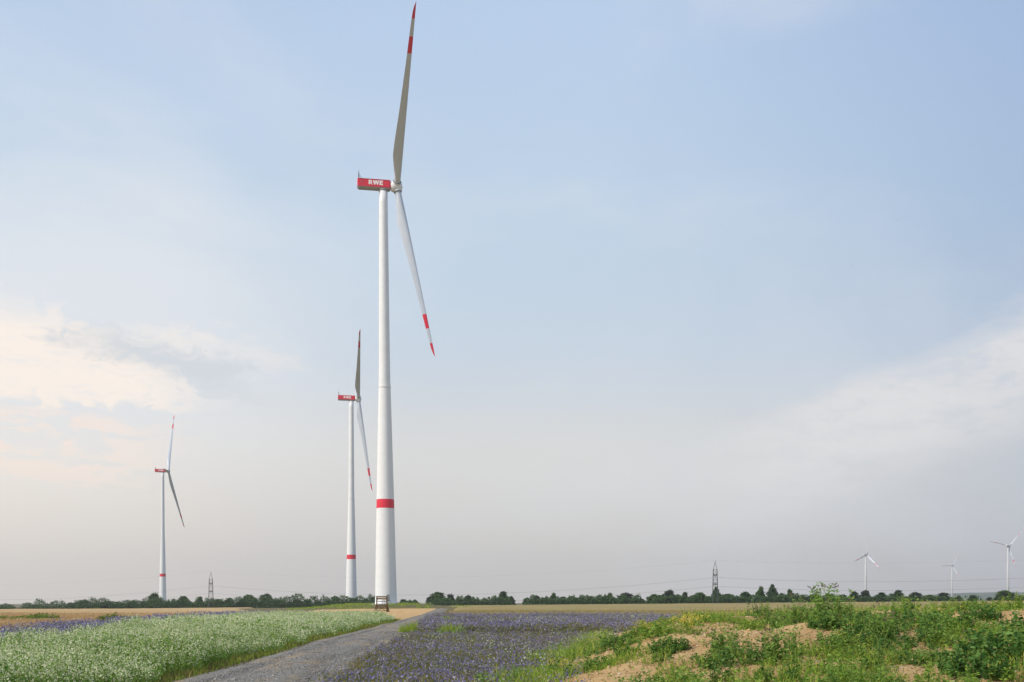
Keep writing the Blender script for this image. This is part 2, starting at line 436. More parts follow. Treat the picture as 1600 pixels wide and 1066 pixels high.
class MB:
    """collects boxes, bars, lathes; build() makes one mesh"""
    def __init__(s): s.V = []; s.F = []
    def add(s, V, Fs):
        b = len(s.V); s.V += [tuple(v) for v in V]; s.F += [tuple(i + b for i in f) for f in Fs]; return s
    def box(s, c, d, M=None):
        V = []
        for z in (-1, 1):
            for y in (-1, 1):
                for x in (-1, 1):
                    v = Vector((x * d[0] / 2, y * d[1] / 2, z * d[2] / 2))
                    if M: v = M @ v
                    V.append(v + Vector(c))
        return s.add(V, [(0, 2, 3, 1), (4, 5, 7, 6), (0, 1, 5, 4), (2, 6, 7, 3), (0, 4, 6, 2), (1, 3, 7, 5)])
    def bar(s, a, b, w, h=None, n=4):
        a, b = Vector(a), Vector(b); d = (b - a)
        q = d.to_track_quat('Z', 'Y').to_matrix()
        h = h or w
        ra = []; rb = []
        for k in range(n):
            t = 2 * math.pi * (k + .5) / n
            s2 = math.sqrt(2) if n == 4 else 1
            off = q @ Vector((math.cos(t) * w / 2 * s2, math.sin(t) * h / 2 * s2, 0))
            ra.append(a + off); rb.append(b + off)
        Fs = [(k, (k + 1) % n, n + (k + 1) % n, n + k) for k in range(n)] + [tuple(range(n))[::-1], tuple(range(n, 2 * n))]
        return s.add(ra + rb, Fs)
    def lathe(s, prof, n=48, cap=True, c=(0, 0)):
        V = []
        for r, z in prof:
            for k in range(n):
                t = 2 * math.pi * k / n
                V.append((c[0] + r * math.cos(t), c[1] + r * math.sin(t), z))
        Fs = []
        for i in range(len(prof) - 1):
            for k in range(n):
                Fs.append((i * n + k, i * n + (k + 1) % n, (i + 1) * n + (k + 1) % n, (i + 1) * n + k))
        if cap:
            Fs.append(tuple(range(n))[::-1]); Fs.append(tuple((len(prof) - 1) * n + k for k in range(n)))
        return s.add(V, Fs)
    def build(s, name, mat, parent=None, smooth=False):
        return link(name, pmesh(name, s.V, s.F, mat, smooth=smooth), parent)
    def mesh(s, name, mat, smooth=False): return pmesh(name, s.V, s.F, mat, smooth=smooth)

def auto_smooth(me, ang=35):
    me.polygons.foreach_set('use_smooth', np.ones(len(me.polygons), bool))
    me.set_sharp_from_angle(angle=R(ang))

# ------------------------------------------------------------------ terrain
def sst(x, a, b):
    t = np.clip((x - a) / (b - a), 0, 1)
    return t * t * (3 - 2 * t)

def vnoise(x, y, s, seed=0):
    """smooth value noise, numpy"""
    x = np.asarray(x, float) / s + seed * 17.31; y = np.asarray(y, float) / s + seed * 5.77
    xi, yi = np.floor(x), np.floor(y); fx, fy = x - xi, y - yi
    fx = fx * fx * (3 - 2 * fx); fy = fy * fy * (3 - 2 * fy)
    def h(a, b):
        v = np.sin(a * 127.1 + b * 311.7 + seed * 13.7) * 43758.5453
        return v - np.floor(v)
    return (h(xi, yi) * (1 - fx) + h(xi + 1, yi) * fx) * (1 - fy) + (h(xi, yi + 1) * (1 - fx) + h(xi + 1, yi + 1) * fx) * fy

T1_XY = (-51.5, 399.0)
def gz(x, y):
    x = np.asarray(x, float); y = np.asarray(y, float)
    z = np.where(x < 0, 0.0104, 0.0085) * np.clip(x, -500, 300) * sst(y, 100, 600)
    r = np.hypot((x - T1_XY[0] - 2) / 1.5, (y - T1_XY[1]))
    z = z + 1.7 * (1 - sst(r, 10, 26))
    z = z + (vnoise(x, y, 9, 3) - 0.5) * 0.10
    return z

def bank_left(y): return 0.4 + (y - 25) * 0.13
def bank_h(x, y):
    x = np.asarray(x, float); y = np.asarray(y, float)
    Hc = 1.30 + 0.028 * np.clip(x - 5, 0, 14)
    xl = bank_left(y) + (vnoise(x * 0 + 1, y, 3.5, 5) - .5) * 1.2
    sl = sst(x - xl, -0.3, 4.6)
    sf = sst(y, 9, 29.5)
    sb = 1 - sst(y, 37, 74)
    e = sl * sf * sb
    b = Hc * e
    b = b + e * ((vnoise(x, y, 2.4, 8) - .5) * 0.40 + (vnoise(x * 1.5, y, 0.9, 9) - .5) * 0.14 + (vnoise(x, y, 0.38, 10) - .5) * 0.09 + (vnoise(x, y, 0.2, 12) - .5) * 0.05)
    return b
def surf(x, y):
    b = bank_h(x, y)
    return gz(x, y) + np.maximum(b, 0)

PL = np.array([(-8.3, -40), (-8.3, 0), (-8.5, 26.6), (-9.05, 36.6), (-9.85, 49.4), (-10.9, 72.3), (-12.3, 107), (-15.5, 173), (-19.5, 239), (-26, 345), (-31, 400), (-34, 450)])
PR = np.array([(-4.3, -40), (-4.3, 0), (-4.45, 25.3), (-5.3, 36.6), (-6.6, 62.2), (-8.6, 94), (-12.2, 155), (-16.3, 239), (-22.5, 345), (-27.5, 400), (-30.5, 450)])
def path_l(y): return np.interp(y, PL[:, 1], PL[:, 0])
def path_r(y): return np.interp(y, PR[:, 1], PR[:, 0])

yy = np.concatenate([np.linspace(-300, -20, 15), np.linspace(-10, 130, 141), np.geomspace(132, 6200, 100)])
t = np.linspace(-1, 1, 241)
xx = np.sinh(t * 6.2) / np.sinh(6.2) * 7000
XX, YY = np.meshgrid(xx, yy)
gm = grid_mesh('ground', XX, YY, gz(XX, YY) - 0.02, MAT['ground'])
tag(link('ground', gm), 'brown green field soil stretching to the horizon', 'ground', kind='structure')

# gravel road
ys = np.concatenate([np.linspace(-35, 140, 176), np.linspace(143, 352, 70)])
u = np.linspace(0, 1, 15)
yg = np.repeat(ys[:, None], len(u), 1)
wob = (vnoise(ys * 0 + 3, ys, 4, 21) - .5) * 0.5; wob2 = (vnoise(ys * 0 + 9, ys, 3, 22) - .5) * 0.6
xl_, xr_ = path_l(ys) - 0.15 + wob, path_r(ys) + 0.15 + wob2
xg = xl_[:, None] * (1 - u) + xr_[:, None] * u
zg = gz(xg, yg) + 0.03 + 0.07 * (1 - (2 * u - 1) ** 2)[None, :] - 0.03 * np.exp(-((np.abs(2 * u - 1) - 0.45) / 0.13) ** 2)[None, :]
zg[:, 0] -= 0.06; zg[:, -1] -= 0.06
rm = grid_mesh('road', xg, yg, zg, MAT['path'])
at = rm.attributes.new('lane', 'FLOAT', 'POINT')
at.data.foreach_set('value', np.repeat((2 * u - 1)[None, :], len(yg), 0).ravel().astype(np.float32))
tag(link('road', rm), 'grey gravel farm road with sandy patches running to the tall turbine', 'road', kind='structure')

# sandy ground beside the road, in front of the turbine
ys = np.linspace(108, 372, 90); u = np.linspace(0, 1, 30)
yg = np.repeat(ys[:, None], 30, 1)
lw = np.interp(ys, [108, 118, 135, 200, 300, 372], [0.8, 7, 17, 26, 34, 30]) + (vnoise(ys, ys * 0, 9, 31) - .5) * 5
xg = (path_l(ys) - 0.1)[:, None] - u[None, :] * lw[:, None]
zg = gz(xg, yg) + 0.012 + 0.12 * vnoise(xg, yg, 5, 33) * np.minimum(1, u * 6)[None, :]
zg[:, -1] -= 0.1; zg[:, 0] -= 0.02
tag(link('sandy_ground', grid_mesh('sandy_ground', xg, yg, zg, MAT['sand'])), 'bare orange sandy ground beside the road below the tall turbine', 'sand', kind='structure')

# earth bank on the right
ys = np.concatenate([np.linspace(6, 40, 330), np.linspace(40.3, 78, 80)])
xs = np.concatenate([np.linspace(-1.2, 24, 250), np.linspace(24.4, 60, 50)])
XX, YY = np.meshgrid(xs, ys)
BH = bank_h(XX, YY)
keep = BH > 0.015
mk = keep[:-1, :-1] | keep[1:, :-1] | keep[:-1, 1:] | keep[1:, 1:]
tag(link('earth_bank', grid_mesh('earth_bank', XX, YY, gz(XX, YY) + np.where(keep, BH, -0.08), MAT['sand'], mask=mk)),
    'sandy earth bank overgrown with weeds at the right', 'earth bank', kind='structure')

# distant ridge
xs = np.linspace(-1500, 6800, 180); ys = np.linspace(0, 1, 12)
prof = 66 * sst(xs, 1700, 2900) * (0.85 + 0.22 * vnoise(xs, xs * 0, 700, 41) + 0.05 * vnoise(xs, xs * 0, 120, 42))
XX = np.repeat(xs[None, :], 12, 0); YY = 5200 + ys[:, None] * 900 + XX * 0
ZZ = -3 + prof[None, :] * np.sin(ys * math.pi / 2)[:, None]
tag(link('distant_hills', grid_mesh('distant_hills', XX, YY, ZZ, MAT['hills'])), 'long blue wooded ridge on the horizon at far right', 'hills', kind='structure')

# wheat canopies
def wheat(name, xa, xb, y0, y1, n, m, mat, label, hgt=0.75):
    ys = np.concatenate([[y0 - 0.25], y0 + (y1 - y0) * np.linspace(0, 1, n) ** 1.8, [y1 + 0.3]])
    u = np.linspace(0, 1, m)
    A, B = np.array([xa(y) for y in ys]), np.array([xb(y) for y in ys])
    Xg = A[:, None] * (1 - u) + B[:, None] * u
    Yg = np.repeat(ys[:, None], m, 1)
    Zg = gz(Xg, Yg) + hgt - 0.12 + (vnoise(Xg, Yg, 6, 51) - .5) * 0.12 + (vnoise(Xg, Yg, 1.1, 52) - .5) * 0.10
    Zg[0] = gz(Xg[0], Yg[0]) - 0.05; Zg[-1] = gz(Xg[-1], Yg[-1]) - 0.05
    Zg[:, 0] = gz(Xg[:, 0], Yg[:, 0]) - 0.05; Zg[:, -1] = gz(Xg[:, -1], Yg[:, -1]) - 0.05
    return tag(link(name, grid_mesh(name, Xg, Yg, Zg, mat)), label, 'wheat field', kind='stuff')
def line_d(X): return 737 - (X + 223) * 0.3134 if X < 128 else 627 - (X - 128) * 0.12

wl_right = lambda y: np.interp(y, [30, 60, 130, 200, 330, 700], [-24, -29, -38, -52, -100, -190])
def wl_left(y): return -0.62 * y - 45
wheat('wheat_field', wl_left, wl_right, 32, 76, 60, 90, MAT['wheat_left'], 'near strip of ripe golden wheat in front of green weeds at left')
wheat('wheat_field', wl_left, wl_right, 83, 735, 130, 110, MAT['wheat_left'], 'large ripe golden wheat field behind the green weeds at left')
wr_left = lambda y: np.interp(y, [118, 345, 400, 640], [-8.0, -20, -10, -60])
wheat('wheat_field', wr_left, lambda y: 0.56 * y + 40, 124, 618, 130, 130, MAT['wheat_right'], 'brownish ripening wheat field behind the purple flowers at right')

# ------------------------------------------------------------------ haze
def build_haze():
    b = MB()
    x0, x1, y0, y1, z0, z1 = -7400, 7400, -400, 6600, -7, 262
    b.box(((x0 + x1) / 2, (y0 + y1) / 2, (z0 + z1) / 2), (x1 - x0, y1 - y0, z1 - z0))
    m, T = new_mat('haze')
    v = T.n('ShaderNodeVolumePrincipled')
    v.inputs['Color'].default_value = (0.93, 0.93, 0.93, 1)
    v.inputs['Density'].default_value = 0.0001
    v.inputs['Anisotropy'].default_value = 0.2
    o = T.n('ShaderNodeOutputMaterial')
    m.node_tree.links.new(v.outputs[0], o.inputs['Volume'])
    h = b.build('haze', m)
    tag(h, 'pale summer haze filling the air over the fields', 'haze', kind='stuff')
HAZE = True
if HAZE: build_haze()

# ------------------------------------------------------------------ wind turbines
def blade_mesh(name, Rt, root_d=2.5, cmax=4.0, bands=((0.745, 0.83), (0.917, 1.0)), nseg=40, npt=20):
    ss = sorted(set(list(np.linspace(0, 1, nseg)) + [b for bb in bands for b in bb] + [0.02, 0.975, 0.99]))
    V = []; Fs = []; mi = []
    for s in ss:
        z = 1.3 + s * (Rt - 1.3)
        k = sst(np.array(s), 0.03, 0.17).item()
        ch = np.interp(s, [0, 0.04, 0.10, 0.18, 0.25, 0.45, 0.7, 0.9, 0.965, 1.0], [root_d, root_d, cmax * .82, cmax, cmax * .96, cmax * .70, cmax * .46, cmax * .30, cmax * .22, 0.06])
        th = ch * (1 - k) + k * ch * np.interp(s, [0.1, 0.2, 0.5, 1], [0.55, 0.36, 0.22, 0.16])
        le = np.interp(s, [0, 0.2, 1.0], [root_d / 2, root_d / 2 * 0.95, 0.55])
        tw = R(np.interp(s, [0, 0.2, 0.5, 1], [10, 9, 4, -1]))
        bend = 0.9 * s ** 2.2          # pre-bend of the blade
        for j in range(npt):
            a = 2 * math.pi * j / npt
            cx = 0.5 + 0.5 * math.cos(a)            # 1 at leading edge
            circ = 0.5 * math.sin(a)
            xx_ = 1 - cx                             # distance from leading edge
            foil = (1.48 * math.sqrt(max(xx_, 0)) - 0.63 * xx_ - 1.758 * xx_ ** 2 + 1.4215 * xx_ ** 3 - 0.5075 * xx_ ** 4)
            foil = math.copysign(max(foil, 0.012), math.sin(a)) if abs(math.sin(a)) > 1e-6 else 0
            y = (circ * (1 - k) + foil * k) * th
            x = le - ch * xx_
            x, y = x * math.cos(tw) - y * math.sin(tw), x * math.sin(tw) + y * math.cos(tw)
            V.append((x, y - bend * 0.0, z))
    for i in range(len(ss) - 1):
        mid = (ss[i] + ss[i + 1]) / 2
        red = any(b0 < mid < b1 for b0, b1 in bands)
        for j in range(npt):
            Fs.append((i * npt + j, i * npt + (j + 1) % npt, (i + 1) * npt + (j + 1) % npt, (i + 1) * npt + j)); mi.append(int(red))
    Fs.append(tuple(range(npt))[::-1]); mi.append(0)
    Fs.append(tuple((len(ss) - 1) * npt + j for j in range(npt))); mi.append(1)
    me = pmesh(name, V, Fs, [MAT['blade_paint'], MAT['red_paint']], mi)
    auto_smooth(me, 50)
    return me

def letters_mesh(h, depth, mirror=False):
    """bold R W E as extruded outlines, u along the side, v up, unit letter height"""
    polys = []
    polys.append([(0, 0), (0.26, 0), (0.26, 1), (0, 1)])
    # bowl of the R
    out, inn = [], []
    for k in range(9):
        a = math.pi / 2 - math.pi * k / 8
        out.append((0.46 + 0.34 * math.cos(a), 0.67 + 0.33 * math.sin(a)))
        inn.append((0.44 + 0.10 * math.cos(a), 0.67 + 0.12 * math.sin(a)))
    ring = [(0.26, 1.0)] + out + [(0.26, 0.34)]
    iring = [(0.26, 0.79)] + inn + [(0.26, 0.55)]
    for k in range(len(ring) - 1):
        polys.append([iring[k], iring[k + 1], ring[k + 1], ring[k]])
    polys.append([(0.36, 0.36), (0.60, 0.40), (0.88, 0), (0.57, 0)])
    o = 0.98
    W_ = [(0.0, 1), (0.27, 1), (0.40, 0.40), (0.53, 1), (0.77, 1), (0.90, 0.40), (1.03, 1), (1.30, 1)]
    for (a, b, c, d) in (((0.0, 1), (0.19, 0), (0.45, 0), (0.27, 1)), ((0.53, 1), (0.45, 0), (0.19, 0), (0.52, 0.98)),):
        pass
    polys.append([(o + 0.0, 1), (o + 0.20, 0), (o + 0.47, 0), (o + 0.27, 1)])
    polys.append([(o + 0.27, 0.0), (o + 0.47, 0), (o + 0.77, 1), (o + 0.53, 1)])
    polys.append([(o + 0.53, 1), (o + 0.83, 0), (o + 1.03, 0), (o + 0.77, 1)])
    polys.append([(o + 0.83, 0), (o + 1.10, 0), (o + 1.30, 1), (o + 1.03, 1)])
    o = 2.40
    polys.append([(o, 0), (o + 0.26, 0), (o + 0.26, 1), (o, 1)])
    for v0 in (0.0, 0.39, 0.78):
        polys.append([(o + 0.26, v0), (o + (0.76 if v0 != 0.39 else 0.70), v0), (o + (0.76 if v0 != 0.39 else 0.70), v0 + 0.22), (o + 0.26, v0 + 0.22)])
    V, Fs = [], []
    wtot = 3.16
    for k_, p in enumerate(polys):
        b = len(V); n = len(p)
        dz = depth + 0.0015 * (k_ % 5)
        for (uu, vv) in p:
            V.append(((uu - wtot / 2) * h, -dz, (vv - 0.5) * h))
        for (uu, vv) in p:
            V.append(((uu - wtot / 2) * h, 0.02, (vv - 0.5) * h))
        Fs.append(tuple(range(b, b + n)))
        for k in range(n):
            Fs.append((b + k, b + n + k, b + n + (k + 1) % n, b + (k + 1) % n))
    return pmesh('lettering', V, Fs, MAT['lettering'])

def px(x, y, d):
    return Vector(((x - 800) * d / 1555, d, CAM_H + (942 - y) * d / 1555))

RING_H = 3.75
ring_cache = {}
def big_turbine(hub_px, D, psi, tilt, cone, Rt, azb, label, group, rings=True, lean=0.0, over=5.4):
    hub = px(hub_px[0], hub_px[1], D)
    psi, tilt, cone, azb = R(psi), R(tilt), R(cone), R(azb)
    nh = Vector((math.cos(psi), math.sin(psi), 0))
    tn = Vector((math.sin(psi), -math.cos(psi), 0))
    n = Vector((math.cos(psi) * math.cos(tilt), math.sin(psi) * math.cos(tilt), math.sin(tilt)))
    up = Vector((-math.cos(psi) * math.sin(tilt), -math.sin(psi) * math.sin(tilt), math.cos(tilt)))
    base = hub - nh * over
    base.x += lean
    zb = float(gz(base.x, base.y)) - 0.15
    root = empty('wind_turbine', (base.x, base.y, zb))
    tag(root, label, 'wind turbine', group)
    Ht = hub.z - zb - 1.8                # tower top below the hub centre
    sh = lambda z: -lean * z / Ht        # axis offset at height z
    rad = lambda z: 0.5 * np.interp(z / Ht, [0, 0.245, 0.525, 0.5251, 1.0], [8.75, 7.05, 4.78, 4.60, 3.40])
    zj = 0.525 * Ht
    # upper steel tube
    b = MB()
    zs = np.linspace(zj, Ht, 16)
    Vp = []
    nn = 56
    for z in zs:
        for k in range(nn):
            a = 2 * math.pi * k / nn
            Vp.append((sh(z) + rad(z + .001) * math.cos(a), rad(z + .001) * math.sin(a), z))
    Fs = [(i * nn + k, i * nn + (k + 1) % nn, (i + 1) * nn + (k + 1) % nn, (i + 1) * nn + k) for i in range(len(zs) - 1) for k in range(nn)]
    Fs.append(tuple((len(zs) - 1) * nn + k for k in range(nn)))
    link('steel_tower_tube', pmesh('steel_tower_tube', Vp, Fs, MAT['white_paint'], smooth=True), root)
    # flange collar
    b = MB()
    for (z0, z1, add) in ((zj - 0.55, zj + 0.25, 0.10),):
        b.lathe([(rad(zj - .1) + add - 0.05, z0), (rad(zj - .1) + add, z0 + .08), (rad(zj - .1) + add, z1 - .08), (rad(zj + .1) + .02, z1)], 56, c=(sh(zj), 0))
    o = b.build('flange_collar', MAT['white_paint'], root); auto_smooth(o.data)
    # concrete rings
    nr = int(round((zj - 0.5) / RING_H)); hr = (zj - 0.5) / nr
    for i in range(nr):
        z0, z1 = i * hr, (i + 1) * hr
        g = 0.02
        r0, r1 = rad(z0), rad(z1)
        prof = [(r0 - 0.05, z0), (r0, z0 + g), (r1, z1 - g), (r1 - 0.05, z1)]
        b = MB()
        V = []
        for r_, z_ in prof:
            for k in range(56):
                a = 2 * math.pi * k / 56
                V.append((sh(z_) + r_ * math.cos(a), r_ * math.sin(a), z_))
        Fs = [(q * 56 + k, q * 56 + (k + 1) % 56, (q + 1) * 56 + (k + 1) % 56, (q + 1) * 56 + k) for q in range(3) for k in range(56)]
        b.add(V, Fs)
        o = b.build('concrete_ring', MAT['concrete'], root); auto_smooth(o.data)
    # red marking band, about 40 m up
    zc0, zc1 = 0.232 * Ht, 0.2535 * Ht
    b = MB().lathe([(rad(zc0) - .1, zc0), (rad(zc0) + .025, zc0), (rad(zc1) + .025, zc1), (rad(zc1) - .1, zc1)], 56, cap=False, c=(sh(zc0), 0))
    o = b.build('red_marking_band', MAT['red_paint'], root); auto_smooth(o.data)
    # foundation plinth and entrance door with stairs, on the side facing the road
    b = MB().lathe([(6.2, -0.4), (6.2, 0.25), (5.9, 0.35), (4.2, 0.36)], 48)
    o = b.build('foundation_plinth', MAT['concrete'], root); auto_smooth(o.data)
    ang = R(-72)
    rot = Matrix.Rotation(ang, 3, 'Z')
    dpos = rot @ Vector((rad(2.6) + 0.02, 0, 2.9))
    door = MB().box(dpos, (0.16, 1.1, 2.3), rot).build('door', MAT['grey_paint'], root)
    st = MB()
    for k in range(7):
        st.box(rot @ Vector((rad(0) + 0.8, -0.9 - k * 0.28, 1.6 - k * 0.2)), (1.0, 0.26, 0.05), rot)
    st.box(rot @ Vector((rad(0) + 0.7, 0.1, 1.68)), (1.3, 1.7, 0.06), rot)
    st.build('entrance_stairs', MAT['steel'], root)
    hr_ = MB()
    P = lambda x, y, z: rot @ Vector((rad(0) + x, y, z))
    for x in (0.32, 1.28):
        hr_.bar(P(x, -0.75, 2.75), P(x, -2.6, 1.4), 0.05)
        for k in range(3):
            hr_.bar(P(x, -0.8 - k * 0.85, 2.7 - k * 0.62), P(x, -0.8 - k * 0.85, 1.6 - k * 0.6), 0.05)
    hr_.bar(P(1.28, -0.75, 2.75), P(1.28, 0.95, 2.75), 0.05)
    hr_.build('handrail', MAT['steel'], root)

    # nacelle (own axes: x towards the rotor, -y towards the camera side)
    Mn = Matrix.Translation(hub - root.location) @ Matrix.Rotation(psi, 4, 'Z')
    L0, L1 = -15.7, -2.55
    zt, zb_, w = 2.05, -1.70, 1.72
    sec = [(-w, zb_ + 0.30), (-w + 0.05, zt - 0.35), (-w + 0.5, zt), (w - 0.5, zt), (w - 0.05, zt - 0.35), (w, zb_ + 0.30), (w - 0.45, zb_ - 0.05), (-w + 0.45, zb_ - 0.05)]
    st_ = [(L0, 0.90, 0.1), (L0 + 0.25, 0.98, 0.03), (L0 + 0.6, 1, 0), (-8, 1, 0), (L1 - 0.5, 1, 0), (L1, 0.9, 0.06)]
    V, Fs, mi = [], [], []
    ns = len(sec)
    for (x, k, dz_) in st_:
        for (y, z) in sec:
            V.append((x, y * k, (z - 0.15) * (k if k < 1 else 1) + 0.15 + (0.55 if (z < -1.7 and x < L0 + 0.5) else 0)))
    for i in range(len(st_) - 1):
        for j in range(ns):
            Fs.append((i * ns + j, i * ns + (j + 1) % ns, (i + 1) * ns + (j + 1) % ns, (i + 1) * ns + j))
            mi.append(0 if j in (0, 4) else (1 if j in (5, 6, 7) else 0))
    Fs.append(tuple(range(ns))[::-1]); mi.append(0)
    Fs.append(tuple((len(st_) - 1) * ns + j for j in range(ns))); mi.append(0)
    me = pmesh('nacelle', V, Fs, [MAT['red_paint'], MAT['grey_paint']], mi)
    nac = link('nacelle', me, root)
    bv = nac.modifiers.new('edge', 'BEVEL'); bv.width = 0.12; bv.segments = 2; bv.limit_method = 'ANGLE'
    nac.matrix_local = Mn
    lm = letters_mesh(1.8, 0.03)
    for side in (0, 1):
        o = link('lettering', lm, nac)
        if side == 0: o.location = (-8.4, -w + 0.01, 0.42); o.rotation_euler = (R(-1.5), 0, 0)
        else:
            o.location = (-8.4, w - 0.01, 0.42); o.rotation_euler = (R(1.5), 0, math.pi)
    # panel seams, ventilation hatch, mast and rear frame
    b = MB()
    for z_ in (zt - 0.36, zb_ + 0.42):
        b.box((-9.1, -w - 0.0, z_), (12.6, 0.09, 0.07)); b.box((-9.1, w + 0.0, z_), (12.6, 0.09, 0.07))
    b.build('panel_seam', MAT['dark_ring'], nac)
    b = MB().box((-13.9, -w + 0.0, 0.35), (0.55, 0.10, 0.55)); b.build('side_hatch', MAT['dark_ring'], nac)
    b = MB()
    b.bar((-15.1, -0.6, zt - 0.05), (-15.1, -0.6, zt + 2.3), 0.34); b.bar((-15.1, -0.6, zt + 2.3), (-15.1, -0.6, zt + 3.3), 0.12)
    b.bar((-15.1, 0.6, zt - 0.05), (-15.1, 0.6, zt + 1.9), 0.22); b.bar((-15.1, -0.8, zt + 1.7), (-15.1, 0.8, zt + 1.7), 0.12)
    b.bar((-15.0, -0.6, zt + 1.6), (-13.5, -0.6, zt), 0.07); b.bar((-15.0, 0.6, zt + 1.6), (-13.5, 0.6, zt), 0.07)
    b.build('weather_mast', MAT['dark_metal'], nac)
    # yaw ring under the nacelle
    b = MB().lathe([(1.72, -2.2), (1.95, -2.1), (1.95, -1.7), (1.7, -1.62)], 40, c=(-over, 0))
    b.build('yaw_ring', MAT['grey_paint'], nac, True)

    # hub and spinner
    Mr = Matrix((( n.x, tn.x, up.x, 0), (n.y, tn.y, up.y, 0), (n.z, tn.z, up.z, 0), (0, 0, 0, 1)))
    prof = [(1.35, -2.5), (1.75, -2.3), (2.05, -1.7), (2.2, -0.6), (2.15, 0.5), (1.85, 1.4), (1.25, 2.0), (0.6, 2.25), (0.08, 2.3)]
    V = []; nn = 40
    for r_, x_ in prof:
        for k in range(nn):
            a = 2 * math.pi * k / nn
            V.append((x_, r_ * math.cos(a), r_ * math.sin(a)))
    Fs = [(i * nn + k, (i + 1) * nn + k, (i + 1) * nn + (k + 1) % nn, i * nn + (k + 1) % nn) for i in range(len(prof) - 1) for k in range(nn)]
    Fs += [tuple(range(nn)), tuple((len(prof) - 1) * nn + k for k in range(nn))[::-1]]
    hb = link('hub', pmesh('hub', V, Fs, MAT['grey_hub'] if 'grey_hub' in MAT else MAT['white_paint'], smooth=True), root)
    hb.matrix_local = Matrix.Translation(hub - root.location) @ Mr
    bm_ = blade_mesh('blade', Rt)
    for k in range(3):
        a = azb + k * 2 * math.pi / 3
        r = math.cos(a) * up + math.sin(a) * tn
        Z = (math.cos(cone) * r + math.sin(cone) * n).normalized()
        X = (math.cos(cone) * n - math.sin(cone) * r).normalized()
        Y = Z.cross(X)
        o = link('blade', bm_, root)
        M3 = Matrix((X, Y, Z)).transposed().to_4x4()
        o.matrix_local = Matrix.Translation(hub - root.location) @ M3
        # collar where the blade enters the hub
        c = MB().lathe([(1.42, 1.2), (1.62, 1.35), (1.62, 2.15), (1.5, 2.3), (1.22, 2.3)], 32)
        co = c.build('blade_collar', MAT['white_paint'], o, True)
        ri = MB().lathe([(1.45, 2.2), (1.66, 2.2), (1.66, 2.32), (1.3, 2.34)], 32)
        ri.build('blade_seal', MAT['dark_ring'], o)
    return root

GRP = 'tall red and white wind turbines'
big_turbine((620, 292), 399.9, 9.71, 5.98, 5.81, 70.8, 55.7, 'nearest and tallest white wind turbine, standing where the gravel road ends', GRP, lean=1.1)
big_turbine((560, 623), 771.8, 9.25, 5.20, 2.96, 72.6, 59.3, 'middle-sized white wind turbine just left of the tallest one', GRP)
big_turbine((263, 736), 1219.1, 9.9, 4.16, 4.84, 82.5, -24.2, 'far white wind turbine on the left, standing alone behind the trees', GRP, over=6.5)

def small_turbine(hub_px, D, psi, azb, Rt, label):
    hub = px(hub_px[0], hub_px[1], D)
    psi, azb = R(psi), R(azb); tilt = R(5)
    nh = Vector((math.cos(psi), math.sin(psi), 0)); tn = Vector((math.sin(psi), -math.cos(psi), 0))
    n = Vector((math.cos(psi) * math.cos(tilt), math.sin(psi) * math.cos(tilt), math.sin(tilt)))
    up = Vector((-math.cos(psi) * math.sin(tilt), -math.sin(psi) * math.sin(tilt), math.cos(tilt)))
    base = hub - nh * 4.0
    zb = float(gz(base.x, base.y)) - 0.3
    root = empty('wind_turbine', (base.x, base.y, zb)); tag(root, label, 'wind turbine', 'distant wind turbines on the horizon')
    Ht = hub.z - zb - 1.5
    MB().lathe([(2.5, 0), (2.3, Ht * .3), (1.5, Ht)], 24).build('tower', MAT['light_grey_paint'], root, True)
    Mn = Matrix.Translation(hub - root.location) @ Matrix.Rotation(psi, 4, 'Z')
    b = MB().box((-4.6, 0, 0), (7.6, 3.2, 3.0)); nac = b.build('nacelle', MAT['light_grey_paint'], root)
    bv = nac.modifiers.new('edge', 'BEVEL'); bv.width = 0.5; bv.segments = 2
    nac.matrix_local = Mn
    h = MB().lathe([(1.3, -0.9), (1.6, 0), (1.3, 1.2), (0.5, 2.0), (0.05, 2.2)], 24).build('hub', MAT['light_grey_paint'], root, True)
    h.matrix_local = Matrix.Translation(hub - root.location) @ Vector((0, 0, 1)).rotation_difference(n).to_matrix().to_4x4()
    bm_ = blade_mesh('blade', Rt, 2.1, 3.9, ((0.66, 0.76), (0.93, 1.0)), 20, 12)
    for k in range(3):
        a = azb + k * 2 * math.pi / 3
        r = math.cos(a) * up + math.sin(a) * tn
        Z = r.normalized(); X0 = n; Y0 = Z.cross(X0)
        pit = R(50)                     # blades pitched into the wind
        X = (math.cos(pit) * X0 + math.sin(pit) * Y0).normalized(); Y = Z.cross(X)
        o = link('blade', bm_, root)
        o.matrix_local = Matrix.Translation(hub - root.location) @ Matrix((X, Y, Z)).transposed().to_4x4()
small_turbine((1355, 867), 1950, 24, 12, 40, 'distant white wind turbine, leftmost of the three small ones at right')
small_turbine((1489, 884), 2800, 27, 31, 41, 'smallest distant white wind turbine, between the other two at far right')
small_turbine((1577, 853), 1880, 29, 45, 41, 'distant white wind turbine, rightmost in the picture near its edge')

